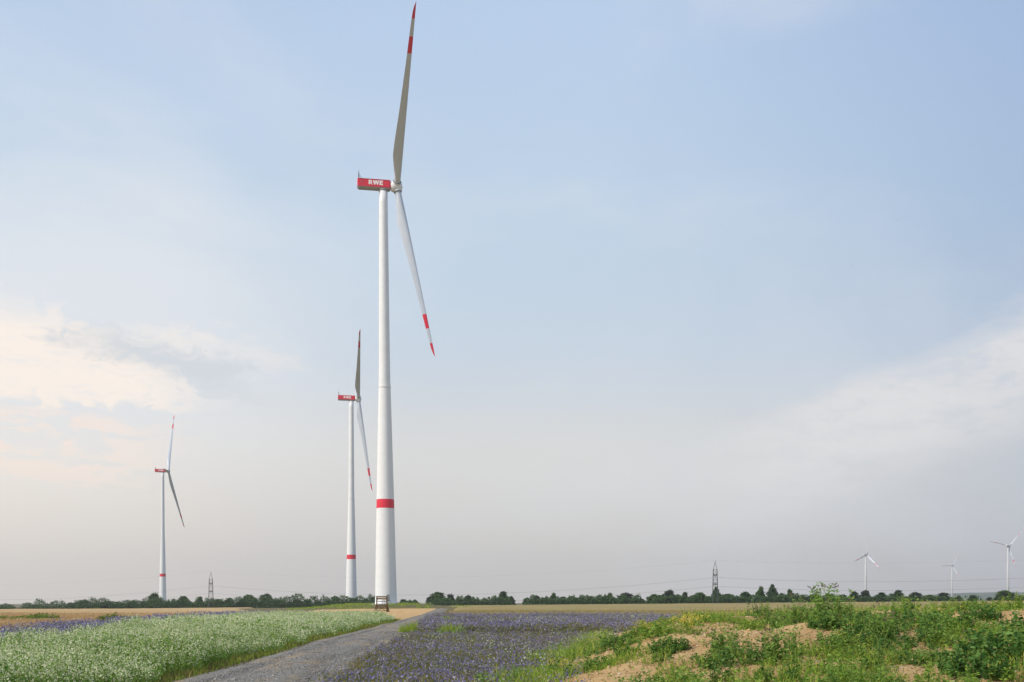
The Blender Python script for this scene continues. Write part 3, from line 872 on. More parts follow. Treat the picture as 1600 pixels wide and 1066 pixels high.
# ------------------------------------------------------------------ pylons and cables
PY = [(-574, 847), (-223, 737), (128, 627), (352, 600)]
PH = [27.0, 27.0, 27.0, 27.0]
def pylon(p, q, label):
    x, y = p
    zb = float(gz(x, y)) - 0.2
    root = empty('lattice_pylon', (x, y, zb), math.atan2(-x, y))
    tag(root, label, 'pylon', 'lattice pylons along the tree line')
    w0, w1, ht, pk = 1.7, 1.15, 22.0, 27.0      # half widths
    hw = lambda z: w0 + (w1 - w0) * min(z / ht, 1)
    leg = 0.34
    for sx in (-1, 1):
        for sy in (-1, 1):
            b = MB(); b.bar((sx * w0, sy * w0, 0), (sx * w1, sy * w1, ht), leg); b.build('leg', MAT['steel'], root)
    lv = np.linspace(0, ht, 8)
    b = MB()
    for i in range(7):
        z0, z1 = lv[i], lv[i + 1]; a, c = hw(z0), hw(z1)
        for k in range(4):
            s0 = [(-1, -1), (1, -1), (1, 1), (-1, 1)][k]; s1 = [(1, -1), (1, 1), (-1, 1), (-1, -1)][k]
            b.bar((s0[0] * a, s0[1] * a, z0), (s1[0] * c, s1[1] * c, z1), 0.085)
            b.bar((s1[0] * a, s1[1] * a, z0), (s0[0] * c, s0[1] * c, z1), 0.085)
            b.bar((s0[0] * c, s0[1] * c, z1), (s1[0] * c, s1[1] * c, z1), 0.16)
    b.build('bracing', MAT['steel'], root)
    b = MB()
    for sx in (-1, 1):
        for sy in (-1, 1): b.bar((sx * w1, sy * w1, ht), (0, 0, pk), 0.17)
    b.bar((0, 0, pk - 0.3), (0, 0, pk + 0.9), 0.15)
    b.build('peak', MAT['steel'], root)
    for z in (18.4, 12.9):
        a = hw(z)
        for s in (-1, 1):
            b = MB()
            for sx in (-1, 1):
                b.bar((sx * a, s * a, z), (0, s * 6.0, z), 0.22)
                b.bar((sx * a, s * a, z + 1.5), (0, s * 6.0, z), 0.15)
            b.bar((-a - .1, s * a, z), (a + .1, s * a, z), 0.35)
            ca = b.build('crossarm', MAT['steel'], root)
            b = MB().lathe([(0.05, z - 1.6), (0.16, z - 1.5), (0.16, z - 0.2), (0.05, z)], 8, c=(0, s * 5.9))
            b.build('insulator', MAT['dark_ring'], ca)
    return root
pylon(PY[1], (351, -110), 'left lattice pylon standing in front of the trees, near the far left turbine')
pylon(PY[2], (300, -60), 'right lattice pylon standing alone among the trees in the right half')
def cable(zoff, side, sags, label, rad_=0.026):
    pts = []
    for i in range(3):
        a, b = PY[i], PY[i + 1]
        L = math.hypot(b[0] - a[0], b[1] - a[1])
        nx, ny = -(b[1] - a[1]) / L, (b[0] - a[0]) / L
        za, zb = float(gz(*a)) + zoff, float(gz(*b)) + zoff
        for k in range(0 if i == 0 else 1, 29):
            t_ = k / 28
            pts.append((a[0] + (b[0] - a[0]) * t_ + nx * side, a[1] + (b[1] - a[1]) * t_ + ny * side, za + (zb - za) * t_ - sags[i] * 4 * t_ * (1 - t_)))
    b = MB()
    nn = 5; r = rad_
    V = []
    for p in pts:
        for k in range(nn):
            a = 2 * math.pi * k / nn
            V.append((p[0], p[1] + r * math.cos(a), p[2] + r * math.sin(a)))
    Fs = [(i * nn + k, i * nn + (k + 1) % nn, (i + 1) * nn + (k + 1) % nn, (i + 1) * nn + k) for i in range(len(pts) - 1) for k in range(nn)]
    b.add(V, Fs)
    return tag(b.build('power_cable', MAT['cable'], None, True), label, 'power cable', 'cables of the overhead power line')
cable(16.9, -5.9, (8.8, 8.8, 3.6), 'upper power cable on the near side of the lattice pylons')
cable(16.9, 5.9, (8.8, 8.8, 3.6), 'upper power cable on the far side of the lattice pylons')
cable(11.4, -5.9, (8.5, 8.5, 3.6), 'lower power cable on the near side of the lattice pylons')
cable(11.4, 5.9, (8.5, 8.5, 3.6), 'lower power cable on the far side of the lattice pylons')
cable(27.6, 0, (7.5, 7.5, 3.0), 'topmost earth wire strung between the tips of the lattice pylons', 0.016)

# ------------------------------------------------------------------ wooden high seat
def high_seat():
    d = 205.0
    x = (596.5 - 800) * d / 1555
    zb = float(gz(x, d)) + 0.02
    root = empty('high_seat', (x, d, zb), R(6))
    tag(root, 'wooden hunting high seat with slatted back, standing before the tallest turbine', 'high seat')
    hw = 1.03; ht = 3.35
    for s in (-1, 1):
        b = MB(); b.bar((s * (hw + 0.02), -0.1, -0.1), (s * hw, 0, ht), 0.19); b.build('front_post', MAT['wood'], root)
        b = MB(); b.bar((s * (hw + 0.55), 0.35, -0.1), (s * hw, 0.1, 1.75), 0.16); b.build('splayed_leg', MAT['wood'], root)
        b = MB(); b.bar((s * (hw + 0.15), 1.55, -0.1), (s * (hw - 0.05), 1.15, ht - 0.35), 0.17); b.build('rear_post', MAT['boards'] if s < 0 else MAT['wood'], root)
        b = MB(); b.bar((s * hw, -0.02, 1.75), (s * (hw - 0.02), 1.3, 1.75), 0.13); b.build('side_rail', MAT['wood'], root)
    for z, th in ((ht - 0.12, 0.22), (ht - 0.62, 0.14), (ht - 1.10, 0.14)):
        b = MB().box((0, -0.13, z), (2.2, 0.05, th)); b.build('back_board', MAT['wood'], root)
    b = MB().box((0, 1.16, ht - 0.45), (2.15, 0.04, 0.3)); b.build('back_board', MAT['boards'], root)
    for k in range(4):
        b = MB().box((0, 0.12 + k * 0.32, 1.80), (2.1, 0.28, 0.05)); b.build('seat_board', MAT['wood'], root)
    for z in (1.62, 1.38, 1.10):
        b = MB().box((0, -0.12, z), (2.15, 0.04, 0.16)); b.build('skirt_board', MAT['wood'], root)
    for s in (-1, 1):
        b = MB().bar((s * 0.95, 0.02, 0.25), (-s * 0.95, 0.06 + 0.03 * s, 1.35), 0.09); b.build('cross_brace', MAT['wood'], root)
    for z in (0.35, 0.75):
        b = MB().box((0, -0.13, z), (2.1, 0.06, 0.10)); b.build('ladder_rung', MAT['wood'], root)
high_seat()

# ------------------------------------------------------------------ leaf builders
def norm(a): return a / np.maximum(np.linalg.norm(a, axis=-1, keepdims=True), 1e-9)
def rand_dir(n, zmin=-1.0, zmax=1.0):
    z = rng.uniform(zmin, zmax, n); a = rng.uniform(0, 2 * np.pi, n); r = np.sqrt(1 - z * z)
    return np.stack([r * np.cos(a), r * np.sin(a), z], -1)
def leaves(base, d, ln, wd, fold=0.0):
    """diamond leaves: base point, direction, length, width -> (K,4,3)"""
    n = len(base)
    ln = np.broadcast_to(ln, (n,))[:, None]; wd = np.broadcast_to(wd, (n,))[:, None]
    side = norm(np.cross(d, rand_dir(n)))
    mid = base + d * ln * 0.45
    return np.stack([base, mid + side * wd / 2, base + d * ln, mid - side * wd / 2], 1)
def ribbons(p0, p1, w0, w1):
    n = len(p0)
    s = norm(np.cross(p1 - p0, rand_dir(n)))
    w0 = np.broadcast_to(w0, (n,))[:, None] / 2; w1 = np.broadcast_to(w1, (n,))[:, None] / 2
    return np.stack([p0 - s * w0, p0 + s * w0, p1 + s * w1, p1 - s * w1], 1)
def heads(c, size):
    """little upward-facing blossom clusters, two crossed faces each"""
    n = len(c); out = []
    size = np.broadcast_to(size, (n,))[:, None]
    for k in range(2):
        nrm = rand_dir(n, 0.1, 0.9) if k == 0 else rand_dir(n, -0.2, 0.5)
        u_ = norm(np.cross(nrm, rand_dir(n))); v_ = np.cross(nrm, u_)
        a = size * rng.uniform(0.35, 0.65, (n, 1)); b = size * rng.uniform(0.35, 0.65, (n, 1))
        out.append(np.stack([c - u_ * a, c - v_ * b, c + u_ * a, c + v_ * b], 1))
    return np.concatenate(out)
def grass_blades(p, h, w, lean=0.35):
    n = len(p)
    d = rand_dir(n, -0.05, 0.05) * rng.uniform(0, lean, (n, 1)) + np.array([0, 0, 1.0])
    h = np.broadcast_to(h, (n,))[:, None]
    mid = p + norm(d) * h * 0.55
    d2 = d + rand_dir(n, -0.3, 0.0) * rng.uniform(0.2, 0.8, (n, 1)) * lean * 2
    tip = mid + norm(d2) * h * 0.45
    w = np.broadcast_to(w, (n,))
    return np.concatenate([ribbons(p, mid, w, w * 0.8), ribbons(mid, tip, w * 0.8, w * 0.1)])
def stems_leaves(p, h, nl, ll, lw, lean=0.15, l0=0.1, l1=0.95, droop=(-0.3, 0.7)):
    """upright stems with leaves; returns stem quads, leaf quads, tops"""
    n = len(p)
    h = np.broadcast_to(h, (n,))
    d = norm(rand_dir(n, -0.05, 0.05) * rng.uniform(0, lean * 2, (n, 1)) + np.array([0, 0, 1.0]))
    top = p + d * h[:, None]
    sq = ribbons(p, top, 0.012 + 0.006 * h, 0.005)
    f = rng.uniform(l0, l1, (n, nl))
    base = (p[:, None, :] + d[:, None, :] * (h[:, None] * f)[..., None]).reshape(-1, 3)
    ld = rand_dir(n * nl, *droop)
    sc = np.repeat(np.sqrt(h / h.mean()), nl) * rng.uniform(0.6, 1.3, n * nl) * (1.15 - 0.55 * f.reshape(-1))
    return sq, leaves(base, ld, ll * sc, lw * sc), top
def scatter(n, xa, xb, y0, y1, power=1.0):
    """n points between xa(y) and xb(y), denser near the camera as power falls below zero"""
    y = y0 + (y1 - y0) * rng.random(n) ** power
    x = xa(y) + (xb(y) - xa(y)) * rng.random(n)
    return x, y
def on(x, y, f=gz): return np.stack([x, y, f(x, y)], -1)

# ------------------------------------------------------------------ white flower strip
wf_r = lambda y: path_l(y) - 0.42 + (vnoise(y * 0, y, 2.2, 61) - .5) * 0.7
wf_l = lambda y: np.interp(y, [4, 27, 36, 52, 71, 95, 114], [-13.0, -14.6, -16.4, -20.3, -23.0, -24.5, -25]) 
def flower_band(n, xa, xb, y0, y1, hmean, leaf_n, ll, lw, head_n, hs, spread, mats, hvar=0.16, power=1.0, hfun=None, hprob=1.0, hdrop=0.25):
    x, y = scatter(n, xa, xb, y0, y1, power)
    p = on(x, y)
    k = 1 + 0.0 * y
    h = hmean * (1 - hvar + 2 * hvar * rng.random(n)) * (0.66 + 0.34 * vnoise(x, y, 2.5, 71) + 0.34 * vnoise(x, y, 0.8, 72)) 
    if hfun is not None: h = h * hfun(x, y)
    sq, lq, top = stems_leaves(p, h, leaf_n, ll, lw)
    nh = int(head_n)
    sel = rng.random(n) < hprob * np.clip(0.40 + 1.25 * (0.6 * vnoise(x, y, 3.5, 73) + 0.4 * vnoise(x, y, 1.2, 74)), 0, 1.35)
    tp = top[sel]; hh = h[sel]
    c = np.repeat(tp, nh, 0) + rand_dir(len(tp) * nh) * (rng.random((len(tp) * nh, 1)) ** 0.6) * np.array([spread, spread, spread * 0.6]) - np.repeat(hh, nh)[:, None] * (rng.random((len(tp) * nh, 1)) ** 1.7) * np.array([0, 0, hdrop])
    hq = heads(c, hs * rng.uniform(0.6, 1.35, len(c)))
    # side twigs carrying the heads
    return [(sq, mats[0]), (lq, mats[1]), (hq, mats[2])]
bm = (MAT['stem'], MAT['buck_leaf'], MAT['white_bloom'])
edge_h = lambda x, y: np.clip(0.55 + (path_l(y) - 0.4 - x) * 0.40, 0.5, 1.0)
g1 = flower_band(9500, wf_l, wf_r, 14, 46, 0.98, 15, 0.095, 0.052, 8, 0.037, 0.17, bm, hfun=edge_h, hdrop=0.6)
g2 = flower_band(11000, wf_l, wf_r, 46, 109, 0.98, 9, 0.15, 0.085, 6, 0.060, 0.22, bm, hfun=edge_h, hdrop=0.6)
tag(link('white_flowers', quads_mesh('white_flowers', g1 + g2)), 'dense strip of white blossoming buckwheat left of the gravel road', 'flowers', kind='stuff')

# purple strip behind the white flowers
pm = (MAT['stem'], MAT['phac_leaf'], MAT['phac_bloom'])
pl_l = lambda y: wf_l(y) - np.interp(y, [14, 30, 60, 100, 130], [3.0, 3.0, 3.4, 4.2, 5.5])
g = flower_band(4200, pl_l, lambda y: wf_l(y) - 0.2, 20, 60, 0.92, 7, 0.12, 0.06, 5, 0.05, 0.16, pm)
g2 = flower_band(2600, pl_l, lambda y: wf_l(y) - 0.2, 60, 112, 0.92, 6, 0.17, 0.09, 4, 0.075, 0.18, pm)
tag(link('purple_flowers', quads_mesh('purple_flowers', g + g2)), 'narrow purple flower strip between the white flowers and the golden wheat', 'flowers', kind='stuff')

# purple field right of the road: a low open front and a taller dense back
pr_l = lambda y: path_r(y) + 0.35 + (vnoise(y * 0, y, 3, 63) - .5) * 1.0
pr_r = lambda y: np.where(y < 62, bank_left(y) + 1.8, np.interp(y, [62, 88, 108, 130], [8.5, 15.5, 18.0, 16]))
g1 = flower_band(11000, pr_l, pr_r, 16, 60, 0.30, 11, 0.095, 0.034, 3, 0.040, 0.10, pm, hvar=0.35, hprob=0.70)
tag(link('purple_flowers', quads_mesh('purple_flowers', g1)), 'low open patch of purple phacelia in the foreground right of the road', 'flowers', kind='stuff')
g2 = flower_band(14000, lambda y: pr_l(y) + 0.2, pr_r, 58, 122, 0.62, 10, 0.16, 0.08, 4, 0.065, 0.18, pm, hvar=0.35, hprob=0.72)
tag(link('purple_flowers', quads_mesh('purple_flowers', g2)), 'tall dense drift of purple phacelia in front of the brownish wheat', 'flowers', kind='stuff')
# white blossoms mixed into the purple field
xw, yw = [], []
for (cx, cy, sx, sy, n) in ((1.5, 76, 2.0, 6, 80), (6.0, 47, 1.8, 4, 90), (12.5, 93, 3.0, 8, 130), (-0.5, 84, 3, 6, 50), (-2.0, 44, 2.5, 8, 35), (2.0, 36, 2.2, 7, 40)):
    xw.append(rng.normal(cx, sx, n)); yw.append(rng.normal(cy, sy, n))
xw, yw = np.concatenate(xw), np.concatenate(yw)
ok_ = (xw > pr_l(yw)) & (xw < pr_r(yw)); xw, yw = xw[ok_], yw[ok_]
pw = on(xw, yw); hw_ = np.where(yw > 58, 0.75, 0.42) * rng.uniform(0.8, 1.2, len(xw))
sq, lq, top = stems_leaves(pw, hw_, 8, 0.10, 0.045)
c = np.repeat(top, 6, 0) + rand_dir(len(top) * 6) * 0.12
tag(link('pale_wildflowers', quads_mesh('pale_wildflowers', [(sq, MAT['stem']), (lq, MAT['buck_leaf']), (heads(c, 0.04), MAT['white_bloom'])])),
    'scattered cream white wildflowers growing among the purple phacelia', 'flowers', kind='stuff')

# ------------------------------------------------------------------ wheat stalks on the near edges
def stalks(name, xa, xb, y0, y1, n, mat, label, h=0.75, w=0.03):
    x, y = scatter(n, xa, xb, y0, y1)
    p = on(x, y); p[:, 2] += 0.25
    hh = (h - 0.22) * rng.uniform(0.85, 1.2, n)
    q = grass_blades(p, hh, w, 0.3)
    tip = p + np.array([0, 0, 1.0]) * hh[:, None] * 0.9
    e = leaves(tip, rand_dir(n, 0.0, 0.8), 0.13, 0.045)
    return tag(link(name, quads_mesh(name, [(q, mat), (e, mat)])), label, 'wheat', kind='stuff')
stalks('wheat_stalks', lambda y: -0.62 * y - 10, lambda y: wl_right(y) + 0.1, 31.6, 76, 22000, MAT['straw'], 'ripe wheat stalks at the near edge of the left field', w=0.035)
stalks('wheat_stalks', lambda y: -0.62 * y - 10, wl_right, 82.6, 125, 20000, MAT['straw'], 'ripe wheat ears just behind the green weeds at left', w=0.05)
stalks('wheat_stalks', wr_left, lambda y: 0.56 * y + 6, 123, 165, 26000, MAT['straw_r'], 'ripening wheat stalks along the edge behind the purple flowers', w=0.06)

# green weeds between the wheat strips at left, in clumps
x, y = scatter(9000, lambda y: -0.62 * y - 8, lambda y: -0.0 * y - 31, 77, 82.5)
keep = (vnoise(x, y * 0, 7, 81) + 0.15 * np.clip((-30 - x) / 18, 0, 1.5)+ 0.1 - 0.22 * sst(x, -42, -33) + 0.12 * (1 - sst(x, -48, -42))) > 0.36
x, y = x[keep], y[keep]
hh = (0.75 + 0.75 * vnoise(x, y, 4, 82)) * rng.uniform(0.55, 1.15, len(x)) * (0.55 + 0.4 * vnoise(x, y, 1.5, 83))
sq, lq, top = stems_leaves(on(x, y), hh, 9, 0.22, 0.10)
tag(link('green_weeds', quads_mesh('green_weeds', [(sq, MAT['stem']), (lq, MAT['olive_leaf'])])), 'strip of dark green weeds crossing the golden wheat at left', 'weeds', kind='stuff')

# ------------------------------------------------------------------ grass verges
def verge(name, f, n, y0, y1, wdt, hm, label, mats, power=1.3):
    y = y0 + (y1 - y0) * rng.random(n) ** power
    x = f(y) + rng.normal(0, wdt, n)
    h = hm * rng.uniform(0.4, 1.25, n) * (0.45 + 1.1 * vnoise(x, y, 1.6, 91))
    k = int(n * 0.55)
    sc = 1 + y / 60
    q = grass_blades(on(x, y), h, 0.012 * sc, 0.5)
    q1 = np.concatenate([q[:k], q[n:n + k]]); q2 = np.concatenate([q[k:n], q[n + k:]])
    return tag(link(name, quads_mesh(name, [(q1, mats[0]), (q2, mats[1])])), label, 'grass', kind='stuff')
verge('verge_grass', lambda y: path_l(y) - 0.45, 12000, 14, 112, 0.24, 0.22, 'brownish grass verge between the white flowers and the road', (MAT['dry_grass'], MAT['grass']))
verge('verge_grass', lambda y: path_r(y) + 0.25, 7000, 14, 130, 0.30, 0.17, 'thin grass verge between the road and the purple flowers', (MAT['dry_grass'], MAT['phac_leaf']))

# green tufts standing in the purple field near the road
def tuft_thing(name, x, y, n, rad_, hgt, mats, label, cat='grass tuft', group=None, f=gz, w=0.02, flowers=None):
    z = float(f(np.array([x]), np.array([y]))[0])
    root = empty(name, (x, y, z - 0.03)); tag(root, label, cat, group)
    a = rng.uniform(0, 2 * np.pi, n); r = rad_ * np.sqrt(rng.random(n))
    p = np.stack([r * np.cos(a), r * np.sin(a), np.zeros(n)], -1)
    p[:, 2] = f(p[:, 0] + x, p[:, 1] + y) - z
    h = hgt * rng.uniform(0.5, 1.1, n) * (1 - 0.4 * (r / rad_) ** 2)
    link('blades', quads_mesh('blades', [(grass_blades(p, h, w, 0.45), mats)]), root)
    if flowers:
        k = n // 4
        tp = p[:k] + np.array([0, 0, 1]) * h[:k, None] * 0.95
        link('seed_heads', quads_mesh('seed_heads', [(leaves(tp, rand_dir(k, 0.3, 0.9), 0.09, 0.02), flowers)]), root)
    return root
tuft_thing('grass_tuft', -6.6, 66, 420, 1.0, 0.95, MAT['grass'], 'bright green grass tuft at the road edge, left of the purple field', w=0.035)
tuft_thing('grass_tuft', -3.6, 58, 420, 0.9, 0.95, MAT['grass'], 'tall green grass tuft standing within the purple field beside the road', w=0.035)
tuft_thing('grass_tuft', -5.2, 83, 380, 1.1, 1.0, MAT['grass'], 'green grass tuft at the far left corner of the purple field', w=0.04)
tuft_thing('grass_tuft', -3.95, 25.6, 260, 0.34, 0.36, MAT['dry_grass'], 'yellow brown grass tuft at the right road edge, bottom of the picture', w=0.012)
tuft_thing('grass_tuft', -12.6, 106, 90, 0.5, 0.5, MAT['dry_grass'], 'small dry tuft at the far end of the white flowers', w=0.03)

# grass and scrub on the mound round the tallest turbine
n = 9000
a = rng.uniform(0, 2 * np.pi, n); r = 27 * np.sqrt(rng.random(n))
x = T1_XY[0] + 2 + 1.5 * r * np.cos(a); y = T1_XY[1] + r * np.sin(a)
keep = (np.hypot(x - T1_XY[0], y - T1_XY[1]) > 5.5) & (vnoise(x, y, 6, 95) > 0.30 + 0.35 * sst(x, T1_XY[0] + 8, T1_XY[0] + 20)) & ((x < path_l(y) - 1) | (x > path_r(y) + 1))
x, y = x[keep], y[keep]
sq = grass_blades(on(x, y), rng.uniform(0.3, 0.85, len(x)), 0.16, 0.6)
tag(link('mound_grass', quads_mesh('mound_grass', [(sq, MAT['grass'])])), 'green grass on the low mound round the foot of the tallest turbine', 'grass', kind='stuff')
# green strip behind the bank, in front of the ripening wheat
n = 15000
y = 48 + 74 * rng.random(n); x = np.maximum(pr_r(y), bank_left(y) + 5) + rng.random(n) ** 1.3 * (0.55 * y - 2)
hh = (0.45 + 0.4 * vnoise(x, y, 5, 96)) * rng.uniform(0.5, 1.1, n)
tag(link('field_margin_grass', quads_mesh('field_margin_grass', [(grass_blades(on(x, y, surf), hh, 0.05, 0.5), MAT['grass'])])), 'green grassy field margin between the earth bank and the brownish wheat', 'grass', kind='stuff')

# ------------------------------------------------------------------ vegetation on the earth bank
def cover(x, y):
    """how densely the bank is overgrown: bare patches near the crest"""
    v = 0.34 * vnoise(x, y, 3.2, 101) + 0.40 * vnoise(x, y, 1.25, 102) + 0.26 * vnoise(x, y, 0.5, 103)
    # bare along the crest, lusher at the bottom right and along the left foot
    crest = np.exp(-((y - 27.6) / 2.9) ** 2) * sst(x, 3.2, 5.0)
    lush = 0.20 * sst(x, 9.0, 11.5) * (1 - sst(y, 20, 23.5)) + 0.16 * (1 - sst(x - bank_left(y), 0.2, 1.0))
    return v - 0.24 * crest * (1 - 0.35 * sst(x, 10, 13)) + lush + 0.08 * (1 - sst(y, 21, 24.5)) - 0.07 * (1 - sst(x - bank_left(y), 4.0, 6.0)) * sst(x - bank_left(y), 1.0, 2.0)
def bank_points(n, thr, soft=0.08):
    y = 9 + 30 * rng.random(n * 4); x = rng.uniform(-0.8, 27, n * 4)
    inside = (x > bank_left(y) - 0.5) & (x < 0.58 * y + 5)
    c_ = cover(x, y)
    ok = inside & (rng.random(n * 4) < sst(c_, thr - soft, thr + soft))
    return x[ok][:n], y[ok][:n]
def tufts(x, y, k, spread):
    X_ = np.repeat(x, k) + rng.normal(0, spread, len(x) * k); Y_ = np.repeat(y, k) + rng.normal(0, spread, len(x) * k)
    return X_, Y_
# grass
x, y = bank_points(2000, 0.515, 0.03); x, y = tufts(x, y, 16, 0.13)
hh = rng.uniform(0.08, 0.34, len(x)) * (0.5 + vnoise(x, y, 2, 104))
ggrp = (grass_blades(on(x, y, surf), hh, 0.014, 0.6), MAT['grass'])
# bright grass along the left foot
n = 5200
y = 17 + 36 * rng.random(n); x = bank_left(y) + rng.normal(0.35, 0.45, n)
hh = rng.uniform(0.25, 0.62, n) * (0.5 + 0.8 * vnoise(x, y, 2, 105))
ggrp2 = (grass_blades(on(x, y, surf), hh, 0.016, 0.5), MAT['grass'])
tag(link('bank_grass', quads_mesh('bank_grass', [ggrp, ggrp2])), 'green grass covering the foot and slopes of the sandy earth bank', 'grass', kind='stuff')
# upright leafy weeds crowding together in clumps
cx, cy = bank_points(250, 0.50, 0.05)
cs = rng.uniform(0.45, 1.0, len(cx))
x = np.repeat(cx, 16) + rng.normal(0, 0.20, len(cx) * 16) * np.repeat(cs, 16); y = np.repeat(cy, 16) + rng.normal(0, 0.20, len(cx) * 16) * np.repeat(cs, 16)
hh = np.repeat(cs, 16) * rng.uniform(0.22, 0.66, len(x))
sq, lq, top = stems_leaves(on(x, y, surf), hh, 24, 0.088, 0.032, 0.22, 0.05, 1.0, (-0.1, 0.75))
kind_ = np.repeat(np.repeat(rng.random(len(cx)), 16), 24)
tag(link('upright_bank_weeds', quads_mesh('upright_bank_weeds', [(sq, MAT['stem']), (lq[kind_ < 0.5], MAT['mugwort_leaf']), (lq[(kind_ >= 0.5) & (kind_ < 0.75)], MAT['dark_leaf']), (lq[kind_ >= 0.75], MAT['weed_leaf'])])),
    'mass of upright leafy green weeds on the slope of the earth bank', 'weeds', kind='stuff')
# leafy low weeds
x, y = bank_points(4600, 0.505, 0.03); x, y = tufts(x, y, 4, 0.14)
hh = rng.uniform(0.06, 0.34, len(x)) * (0.5 + 0.9 * vnoise(x, y, 2.5, 106))
sq, lq, top = stems_leaves(on(x, y, surf), hh, 10, 0.085, 0.038, 0.4)
hb_ = np.where(vnoise(x, y, 2.2, 107) > 0.55, 1, 0)
lm_ = np.repeat(hb_, 10).astype(bool)
tag(link('bank_weeds', quads_mesh('bank_weeds', [(sq, MAT['stem']), (lq[~lm_], MAT['weed_leaf']), (lq[lm_], MAT['dark_leaf'])])), 'low leafy weeds spread over the sandy earth bank', 'weeds', kind='stuff')
n = 5200
y = 11 + 26 * rng.random(n); x = rng.uniform(0, 21, n)
k = (x > bank_left(y) + 0.2) & (x < 0.57 * y + 1); x, y = x[k], y[k]
sq, lq, top = stems_leaves(on(x, y, surf), rng.uniform(0.02, 0.14, len(x)), 6, 0.06, 0.025, 0.5, 0.1, 1.0, (-0.2, 0.7))
k = rng.random(len(lq)) < 0.25
tag(link('seedlings', quads_mesh('seedlings', [(sq, MAT['stem']), (lq[~k], MAT['weed_leaf']), (lq[k], MAT['dry_grass'])])), 'tiny green seedlings sprouting on the bare sandy bank', 'weeds', kind='stuff')
# dry stalks and pale yellow blossoms sprinkled in
x, y = bank_points(900, 0.44); hh = rng.uniform(0.15, 0.5, len(x))
p = on(x, y, surf)
c = np.repeat(p + np.array([0, 0, 1]) * hh[:, None], 3, 0) + rand_dir(len(p) * 3) * 0.08
tag(link('bank_wildflowers', quads_mesh('bank_wildflowers', [(grass_blades(p, hh, 0.01, 0.3), MAT['dry_grass']), (heads(c, 0.03), MAT['straw'])])), 'dry straw coloured stalks and seed heads on the earth bank', 'weeds', kind='stuff')
# clods and stones
def stones(name, x, y, s, mat, label, f):
    n = len(x)
    p = on(x, y, f)
    P = np.array([(1, 0, 0), (0, 1, 0), (-1, 0, 0), (0, -1, 0), (0, 0, 0.8), (0, 0, -0.4)], float)
    V = P[None] * s[:, None, None] * rng.uniform(0.6, 1.4, (n, 6, 1)) ; V = V * rng.uniform(0.7, 1.3, (n, 1, 3)) * np.array([1, 1, 0.8])
    a = rng.uniform(0, 6.28, n); ca, sa = np.cos(a)[:, None], np.sin(a)[:, None]
    V = np.stack([V[..., 0] * ca - V[..., 1] * sa, V[..., 0] * sa + V[..., 1] * ca, V[..., 2]], -1) + p[:, None, :]
    Fx = np.array([(0, 1, 4), (1, 2, 4), (2, 3, 4), (3, 0, 4), (1, 0, 5), (2, 1, 5), (3, 2, 5), (0, 3, 5)])
    Fs = (Fx[None] + (np.arange(n) * 6)[:, None, None]).reshape(-1)
    me = bpy.data.meshes.new(name)
    me.vertices.add(n * 6); me.vertices.foreach_set('co', V.reshape(-1).astype(np.float32))
    me.loops.add(len(Fs)); me.loops.foreach_set('vertex_index', Fs.astype(np.int32))
    me.polygons.add(len(Fs) // 3); me.polygons.foreach_set('loop_start', np.arange(0, len(Fs), 3, dtype=np.int32)); me.polygons.foreach_set('loop_total', np.full(len(Fs) // 3, 3, np.int32))
    me.materials.append(mat); me.update(calc_edges=True)
    return tag(link(name, me), label, 'stones', kind='stuff')
y = rng.uniform(12, 36, 26000); x = rng.uniform(0, 20, 26000)
k = (x > bank_left(y) + 0.4) & (x < 0.56 * y + 1); x, y = x[k], y[k]
stones('earth_clods', x, y, 0.012 + 0.055 * rng.random(len(x)) ** 4, MAT['stone'], 'small stones and earth clods lying on the sandy bank', surf)
n = 26000
y = 16 + 52 * rng.random(n) ** 1.5; x = path_l(y) + (path_r(y) - path_l(y)) * rng.random(n)
def road_z(x, y):
    u = (x - path_l(y)) / (path_r(y) - path_l(y))
    return gz(x, y) + 0.03 + 0.07 * (1 - (2 * u - 1) ** 2) - 0.03 * np.exp(-((np.abs(2 * u - 1) - 0.45) / 0.13) ** 2)
stones('road_gravel', x, y, 0.012 + 0.024 * rng.random(n) ** 2, MAT['pebble'], 'loose gravel lying on the grey farm road', road_z)

